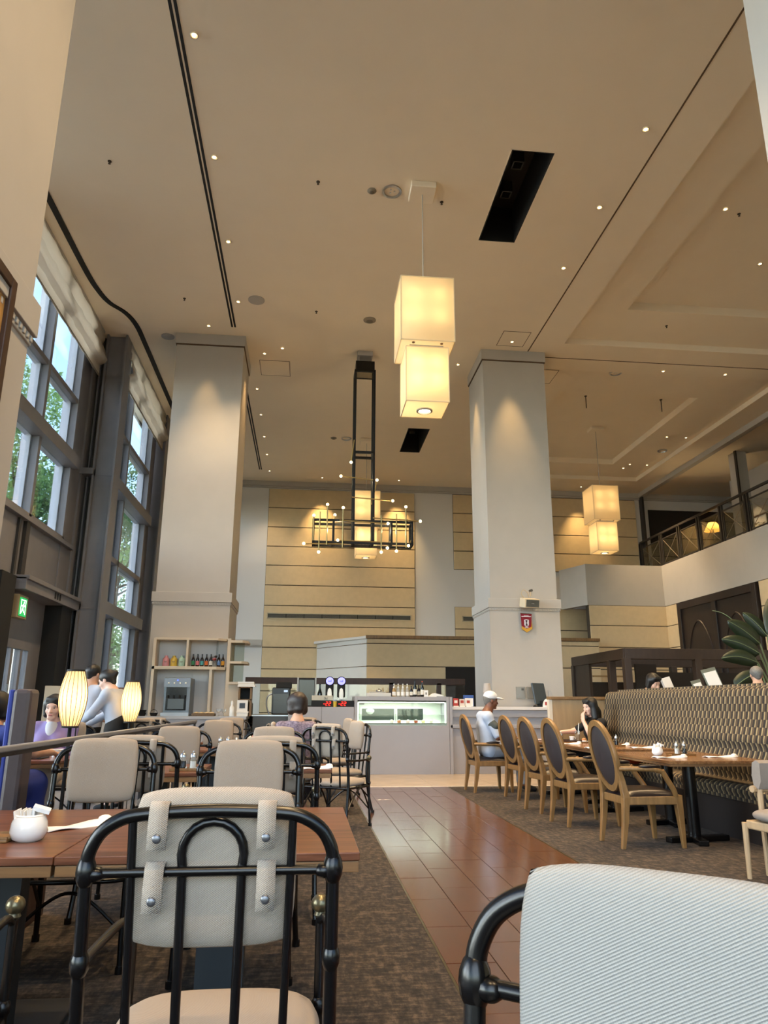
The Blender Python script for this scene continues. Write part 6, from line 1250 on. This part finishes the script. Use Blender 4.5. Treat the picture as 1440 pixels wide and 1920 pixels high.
# ================================================================ PEOPLE
def nrm(v): v = np.array(v, float); return v/np.linalg.norm(v)
def hand(F, w, d, n, curl, side):
    w = np.array(w, float); d = nrm(d); n = nrm(np.array(n)-d*np.dot(n, d)); a = np.cross(d, n)
    for o in (-.024, -.008, .008, .024): F.cap(w+a*o*.7, w+d*.085+a*o, .015, .013, .012)
    for o, L in zip((-.032, -.011, .011, .031), (.066, .078, .074, .056)):
        p = w+d*.088+a*o; th = curl*.5
        for s, f in enumerate((.45, .32, .26)):
            q = p+(d*math.cos(th)+n*math.sin(th))*L*f; F.cap(p, q, .0092-.0007*s, .0088-.0009*s, .004); p = q; th += curl*.7
    t = w+d*.028+a*side*.026; t2 = t+nrm(d*.65+a*side*.6+n*.3)*.042; t3 = t2+nrm(d*.85+a*side*.15+n*(.2+curl*.3))*.032
    F.cap(t, t2, .0125, .0105, .008); F.cap(t2, t3, .0105, .009, .004)
def head_mat(f, tilt=(0, 0, 1)):
    f = nrm(f); u = nrm(np.array(tilt)-f*np.dot(tilt, f)); r = np.cross(f, u); return np.stack([r, f, u], 1)
def add_head(F, c, A, fem=True):
    c = np.array(c, float); L = lambda x, y, z: c+A@np.array((x, y, z))
    F.ell(L(0, -.012, .032), (.075, .094, .082), .02, A); F.ell(L(0, .022, -.04), (.058 if fem else .062, .068, .072), .03, A); F.cap(L(-.02, .066, -.098), L(.02, .066, -.098), .020, .020, .02)
    F.cap(L(-.034, .072, .020), L(.034, .072, .020), .013, .013, .02); F.cap(L(0, .086, .008), L(0, .103, -.032), .007, .012, .010); F.cap(L(-.012, .094, -.036), L(.012, .094, -.036), .009, .009, .006)
    F.cap(L(-.016, .084, -.063), L(.016, .084, -.063), .009, .009, .010); F.ell(L(.038, .058, -.03), (.022, .02, .02), .02, A); F.ell(L(-.038, .058, -.03), (.022, .02, .02), .02, A)
    for s in (-1, 1): F.ell(L(s*.078, -.006, -.008), (.010, .022, .032), .008, A)
    F.cap(L(0, -.02, -.06), L(0, -.035, -.17), .050 if fem else .057, .055 if fem else .064, .03)
def face_parts(body, c, A, lips='#a8584f', mtb=None):
    c = np.array(c, float); R = Matrix([list(r) for r in A]).to_euler()
    def P(nm, mt, loc, r): return MB().ball((0, 0, 0), r, 10, 7).build(nm, mt, body, smooth=True, loc=tuple(c+A@np.array(loc)), rot=R)
    for s in (-1, 1):
        P('eye', mat('eye white', '#d8cfc6', .3), (s*.031, .0775, .002), (.0135, .006, .0062)); P('iris', mat('iris dark', '#140d0a', .2), (s*.031, .0825, .002), (.0058, .0035, .0058)); P('eyelid', mat('lash dark', '#1a1210', .6), (s*.031, .081, .008), (.0145, .005, .0022)); P('eyebrow', mtb or HAIRB, (s*.033, .083, .024), (.018, .005, .0032))
    P('lips', mat('lips '+lips, lips, .5), (0, .0905, -.064), (.021, .006, .0062))
def person(label, loc, rz, J, skin=SKIN, top=None, top_sleeve=1.0, top_extra=None, bottom=None, skirt=False, shoes=None, hair=None, fem=True, face=True, h=.009, legs=True, sc=1.0, lips='#a8584f', name='person', skin_legs=False, hs=1.0):
    """J: joints in the local frame, person faces +y"""
    J = {k: (np.array(v, float)*sc if k not in ('hf', 'hu', 'hdl', 'hdr', 'pnl', 'pnr', 'curl') else v) for k, v in J.items()}
    A = head_mat(J['hf'], J.get('hu', (0, 0, 1))); hc = J['head']; pts = [v for k, v in J.items() if k not in ('hf', 'hu', 'hdl', 'hdr', 'pnl', 'pnr', 'curl')]
    lo = np.min(pts, 0)-.26; hi = np.max(pts, 0)+.26; F = Field(lo, hi, h); add_head(F, hc, A, fem)
    sw = 1.0 if fem else 1.12
    def torso(F, e=0.0):
        pv, cs, nk = J['pelvis'], J['chest'], J['neck']; lat = J['shr']-J['shl']; lat = lat/np.linalg.norm(lat)
        for s in (-1, 1): F.cap(pv+lat*s*.075, cs+lat*s*.075*sw, .105*sw+e, .095*sw+e, .06)
        F.cap(J['shl'], J['shr'], .058*sw+e, .058*sw+e, .06); F.cap(cs+(nk-cs)*.3, nk, .085*sw+e, .055*sw+e, .06)
        if fem:
            fw = np.cross(np.array([0, 0, 1.]), lat)
            for s in (-1, 1): F.ell(cs+lat*s*.07+fw*.085-np.array([0, 0, .03]), (.06+e, .05+e, .06+e), .05)
    def arms(F, e=0.0, frac=1.0, both=True):
        for S in 'lr':
            a, b, c = J['sh'+S], J['el'+S], J['wr'+S]; f1 = min(1, frac/.5); f2 = max(0, (frac-.5)/.5)
            F.cap(a, a+(b-a)*f1, .048*sw+e, (.040-.0*f1)*sw+e, .03)
            if f2 > 0: F.cap(b, b+(c-b)*f2, .038*sw+e, (.038-.012*f2)*sw+e, .02)
    torso(F); arms(F)
    for S, sd in (('l', 1), ('r', -1)): hand(F, J['wr'+S], J['hd'+S], J['pn'+S], J.get('curl', .6), sd)
    def legs_f(F, e=0.0, frac=1.0):
        for S in 'lr':
            a, b, c = J['hip'+S], J['kn'+S], J['an'+S]; f1 = min(1, frac/.5); f2 = max(0, (frac-.5)/.5)
            F.cap(a, a+(b-a)*f1, .085+e, .085-.025*f1+e, .05)
            if f2 > 0: F.cap(b, b+(c-b)*f2, .058+e, .058-.020*f2+e, .03)
    if legs and 'knl' in J:
        legs_f(F)
        for S in 'lr': F.cap(J['an'+S], J['to'+S], .036, .026, .03)
    body = link(name, F.mesh(name, skin), None, None, loc, (0, 0, rz)); tag(body, label, 'person')
    def cloth(nm, mt, fn, hh=None):
        G = Field(lo, hi, hh or h*1.15); fn(G); return link(nm, G.mesh(nm, mt), None, body)
    if top:
        def ft(G):
            torso(G, .014); arms(G, .013, top_sleeve); pv = J['pelvis']; G.cut(J['neck']+np.array([0, 0, .012]), (0, 0, 1)); 
        cloth('shirt', top, ft)
    if bottom:
        def fb(G):
            lat = nrm(J['shr']-J['shl'])
            for s in (-1, 1): G.cap(J['pelvis']+lat*s*.07-np.array([0, 0, .02]), J['pelvis']+lat*s*.07+np.array([0, 0, .06]), .122, .116, .05)
            if skirt and 'knl' in J:
                for S in 'lr': G.cap(J['hip'+S], J['kn'+S], .115, .10, .08); G.cap(J['kn'+S], J['kn'+S]+(J['an'+S]-J['kn'+S])*.6, .10, .12, .08)
                G.cap((J['hipl']+J['hipr'])/2, (J['knl']+J['knr'])/2, .10, .10, .08)
            else: legs_f(G, .014, .96)
        if legs: cloth('skirt' if skirt else 'trousers', bottom, fb)
    if shoes and legs:
        for S in 'lr':
            G = Field(np.minimum(J['an'+S], J['to'+S])-.12, np.maximum(J['an'+S], J['to'+S])+.12, h); G.cap(J['an'+S]-np.array([0, 0, .02]), J['to'+S], .043, .036, .03); link('shoe', G.mesh('shoe', shoes), None, body)
    if hair:
        kind, hm = hair; G = Field(hc-.30, hc+.24, .007); L = lambda x, y, z: hc+A@np.array((x, y, z))
        G.ell(L(0, -.020, .042), (.089*hs, .102*hs, .090*(.5+.5*hs)), .02, A)
        if kind in ('bob', 'long', 'short_f'):
            zz = {'bob': -.07, 'short_f': -.062, 'long': -.16}[kind]
            for s in (-1, 1): G.cap(L(s*.062, -.015, .03), L(s*(.068 if kind != 'long' else .085), -.01 if kind != 'long' else .01, zz), .045*hs, .036*hs**2 if kind != 'long' else .05, .04)
            G.cap(L(0, -.06, .04), L(0, -.075, zz), .07, .055 if kind != 'long' else .075, .05); G.cap(L(-.045, .05, .09), L(.045, .05, .09), .022, .022, .03)
            if kind == 'long': G.cap(L(-.03, -.07, -.1), L(0, -.09, -.2), .08, .06, .05)
            G.ell(L(0, .095, -.035), (.056, .075, .088), 0, A, sub=True)
        elif kind == 'bun':
            G.ell(L(0, -.125, .045), (.038, .038, .038), .02, A); G.cap(L(0, -.06, .02), L(0, -.07, -.05), .06, .04, .04); G.ell(L(0, .085, -.02), (.062, .085, .085), 0, A, sub=True); [G.ell(L(s*.085, .01, -.055), (.03, .05, .05), 0, A, sub=True) for s in (-1, 1)]
        else:
            G.cap(L(0, -.06, .02), L(0, -.07, -.04), .055, .035, .04); G.ell(L(0, .085, -.02), (.075, .085, .085), 0, A, sub=True); [G.ell(L(s*.085, .01, -.065), (.03, .05, .06), 0, A, sub=True) for s in (-1, 1)]
        link('hair', G.mesh('hair', hm), None, body)
    if face: face_parts(body, hc, A, lips, hair[1] if hair else HAIRB)
    return body, hc, A
SEAT = dict(pelvis=(0, -.02, .54), chest=(0, -.05, .84), neck=(0, -.045, 1.02), head=(0, -.01, 1.175), hf=(0, 1, -.05), shl=(-.165, -.055, .955), shr=(.165, -.055, .955),
            ell=(-.22, .05, .70), elr=(.22, .05, .70), wrl=(-.13, .27, .76), wrr=(.13, .27, .76), hdl=(.2, 1, -.1), hdr=(-.2, 1, -.1), pnl=(0, 0, -1), pnr=(0, 0, -1),
            hipl=(-.085, .02, .53), hipr=(.085, .02, .53), knl=(-.10, .42, .53), knr=(.10, .42, .53), anl=(-.10, .40, .09), anr=(.10, .40, .09), tol=(-.11, .54, .035), tor=(.11, .54, .035))
STAND = dict(pelvis=(0, 0, .95), chest=(0, .0, 1.26), neck=(0, .0, 1.43), head=(0, .03, 1.575), hf=(0, 1, -.1), shl=(-.17, 0, 1.37), shr=(.17, 0, 1.37), ell=(-.23, .06, 1.1), elr=(.23, .06, 1.1), wrl=(-.15, .28, 1.02), wrr=(.15, .28, 1.02),
             hdl=(.2, 1, 0), hdr=(-.2, 1, 0), pnl=(0, 0, -1), pnr=(0, 0, -1), hipl=(-.09, 0, .92), hipr=(.09, 0, .92), knl=(-.10, .02, .50), knr=(.10, .02, .50), anl=(-.10, -.01, .08), anr=(.10, -.01, .08), tol=(-.11, .12, .03), tor=(.11, .12, .03))
def pose(base, **k): d = dict(base); d.update(k); return d
# woman in purple, seen from behind
PURP = mat('mottled purple blouse', '#8a7d8c', .85, col2='#574c5c', vscale=45, detail=6)
person('woman seen from behind in a mottled purple blouse, brown bobbed hair', (-.09, 8.55, 0), 0, pose(SEAT, head=(0, .02, 1.20), hf=(-.25, 1, -.25)), top=PURP, top_sleeve=.75, bottom=mat('dark skirt', '#2a2730', .8), skirt=True, shoes=MATBLK, hair=('short_f', HAIRN), face=True, hs=1.18)
# man with the white cap, facing +x
CAPW = mat('white cotton', '#c3c7cf', .85, var=.04, vscale=20); SHIRTW = mat('pale blue white shirt', '#a9b4c6', .8, var=.05, vscale=12)
body, hc, A = person('man in a white cap and pale polo shirt sitting in profile on an oval chair', (2.78, 11.10, 0), -PI/2, pose(SEAT, pelvis=(0, -.06, .54), chest=(0, -.10, .86), neck=(0, -.06, 1.05), head=(0, .0, 1.205), hf=(0, 1, -.12), shl=(-.19, -.10, .99), shr=(.19, -.10, .99), ell=(-.24, .05, .72), elr=(.25, .02, .72), wrl=(-.16, .28, .73), wrr=(.22, .26, .71)), skin=SKIND, top=SHIRTW, top_sleeve=.46, bottom=mat('grey trousers', '#8f939b', .85), shoes=mat('dark shoe', '#1d2127', .5), hair=('short', HAIRG), fem=False, lips='#5c3427', sc=1.06)
G = Field(hc-.25, hc+.25, .006); L = lambda x, y, z: hc+A@np.array((x, y, z)); G.ell(L(0, -.018, .055), (.094, .108, .088), .01, A); G.cut(L(0, 0, .030), tuple(-(A@np.array((0, -.12, 1.0)))))
cp = link('cap', G.mesh('cap', CAPW), None, body); G = Field(hc-.25, hc+.25, .006); G.ell(L(0, .115, .045), (.072, .085, .010), .005, A); G.ell(L(0, .10, .05), (.07, .06, .014), .01, A); link('cap_brim', G.mesh('cap_brim', CAPW), None, cp)
G = Field((-.4, -.5, .5), (.5, .5, 1.2), .008); G.cap((.227, -.058, .95), (.245, -.02, .91), .066, .065, .0); link('sleeve_band', G.mesh('sleeve_band', mat('dark grey band', '#3b4240', .8)), None, body).scale = (1.0, 1.0, 1.0)
# woman in black, facing -x
person('woman in a black shirt with long dark hair resting her chin on a hand', (4.27, 10.78, 0), PI/2+.15, pose(SEAT, pelvis=(0, -.02, .56), chest=(0, .02, .86), neck=(0, .05, 1.04), head=(0, .10, 1.20), hf=(-.22, 1, -.2), shl=(-.17, .01, .965), shr=(.17, .01, .965), ell=(-.20, .22, .78), wrl=(-.05, .24, 1.0), hdl=(.35, -.15, .9), pnl=(.2, -1, 0), elr=(.27, .24, .84), wrr=(.22, .47, .83), hdr=(-.1, 1, -.5), pnr=(0, -.2, -1)), skin=SKINP, top=mat('black shirt', '#0c0c0e', .85), top_sleeve=.36, bottom=mat('black trousers', '#0b0b0d', .85), shoes=MATBLK, hair=('long', HAIRB), lips='#8c3f3c')
# woman in lavender facing the camera
person('woman in a lavender cardigan facing the camera beyond the rail', (-2.56, 8.10, 0), PI, pose(SEAT, head=(0, .05, 1.165), hf=(0, 1, -.12), chest=(0, -.01, .84), neck=(0, .0, 1.02), wrl=(-.10, .33, .77), wrr=(.12, .30, .77)), skin=SKINP, top=mat('lavender cardigan', '#8072a3', .85), top_sleeve=.95, bottom=mat('pale grey skirt', '#b9b0a4', .85), skirt=True, shoes=MATBLK, hair=('bob', HAIRB), lips='#b06058')
G = Field((-.3, -.3, .4), (.3, .4, 1.2), .009)
for z0, z1, yy in ((.62, .98, .075),): G.cap((0, .045, .62), (0, .035, .98), .082, .062, .02); G.ell((.065, .075, .80), (.058, .055, .07), .03); G.ell((-.065, .075, .80), (.058, .055, .07), .03)
lav = [o for o in bpy.data.objects if o.name.startswith('person') and 'lavender' in o.get('label', '')][0]; link('white_blouse', G.mesh('white_blouse', mat('white blouse', '#bfc0c6', .85)), None, lav)
# woman in blue, back and side to the camera
person('dark haired woman in a blue dress at the left edge beyond the rail', (-2.53, 6.58, 0), -.30, pose(SEAT, head=(0, .0, 1.17), hf=(-.1, 1, -.1), elr=(.27, .16, .80), wrr=(.25, .42, .79), hdr=(-.1, 1, -.2)), top=mat('royal blue dress', '#23357f', .85), top_sleeve=.18, bottom=mat('royal blue dress', '#23357f', .85), skirt=True, shoes=MATBLK, hair=('bob', HAIRB))
# staff
SHG = mat('pale grey blue shirt', '#a7adbb', .85, var=.04, vscale=14); BLKA = mat('black apron', '#0c0c0e', .9)
person('waitress with a hair bun and black apron bending over a table', (-2.27, 9.45, 0), 1.35, pose(STAND, pelvis=(0, -.06, .93), chest=(0, .03, 1.22), neck=(0, .09, 1.37), head=(0, .16, 1.48), hf=(0, 1, -.4), hu=(0, .3, 1), shl=(-.17, .06, 1.31), shr=(.17, .06, 1.31), ell=(-.20, .22, 1.08), elr=(.20, .22, 1.08), wrl=(-.12, .42, .96), wrr=(.12, .42, .96), hipl=(-.09, -.05, .90), hipr=(.09, -.05, .90), knl=(-.10, -.02, .49), knr=(.10, -.02, .49), anl=(-.10, -.06, .08), anr=(.10, -.06, .08), tol=(-.11, .08, .03), tor=(.11, .08, .03)), skin=SKINP, top=SHG, top_sleeve=.98, bottom=BLKA, skirt=True, shoes=MATBLK, hair=('bun', HAIRB))
person('waiter with short black hair partly hidden behind the nearer lantern', (-2.78, 10.1, 0), -.5, pose(STAND), skin=SKIN, top=SHG, top_sleeve=.98, bottom=BLKA, shoes=MATBLK, hair=('short', HAIRB), fem=False)
# diners behind the banquette on the raised floor
RS = pose(SEAT)
person('black haired diner in white seen over the striped banquette', (5.05, 10.55, .40), PI+.5, pose(SEAT, head=(0, .05, 1.14), hf=(.2, 1, -.5)), top=mat('white top', '#dfe2e8', .85), top_sleeve=.6, bottom=mat('navy trousers', '#1d2230', .85), hair=('bob', HAIRB), legs=True, shoes=MATBLK)
person('grey haired older man whose head shows over the banquette at the right edge', (6.58, 10.35, .48), -.3, pose(SEAT), skin=SKIN, top=mat('brown jacket', '#4d4238', .85), top_sleeve=.95, bottom=mat('grey trousers', '#8f939b', .85), hair=('short', HAIRG), fem=False, shoes=MATBLK)
for k, (x, y) in enumerate(((5.05, 10.55), (6.62, 10.35))):
    o = empty('stool', (x, y, .30), 0, ['stool under the black haired diner behind the banquette', 'stool under the grey haired man behind the banquette'][k], 'stool'); hh = .56 if k == 0 else .64
    MB().lathe([(.20, hh-.06), (.21, hh-.03), (.20, hh-.005), (.001, hh)], n=24).build('seat', LEATH, o, smooth=True)
    for a in range(4): MB().tube([(.13*math.cos(a*PI/2+.8), .13*math.sin(a*PI/2+.8), hh-.05), (.19*math.cos(a*PI/2+.8), .19*math.sin(a*PI/2+.8), 0)], .016, 8).build('leg', DWOOD, o, smooth=True)
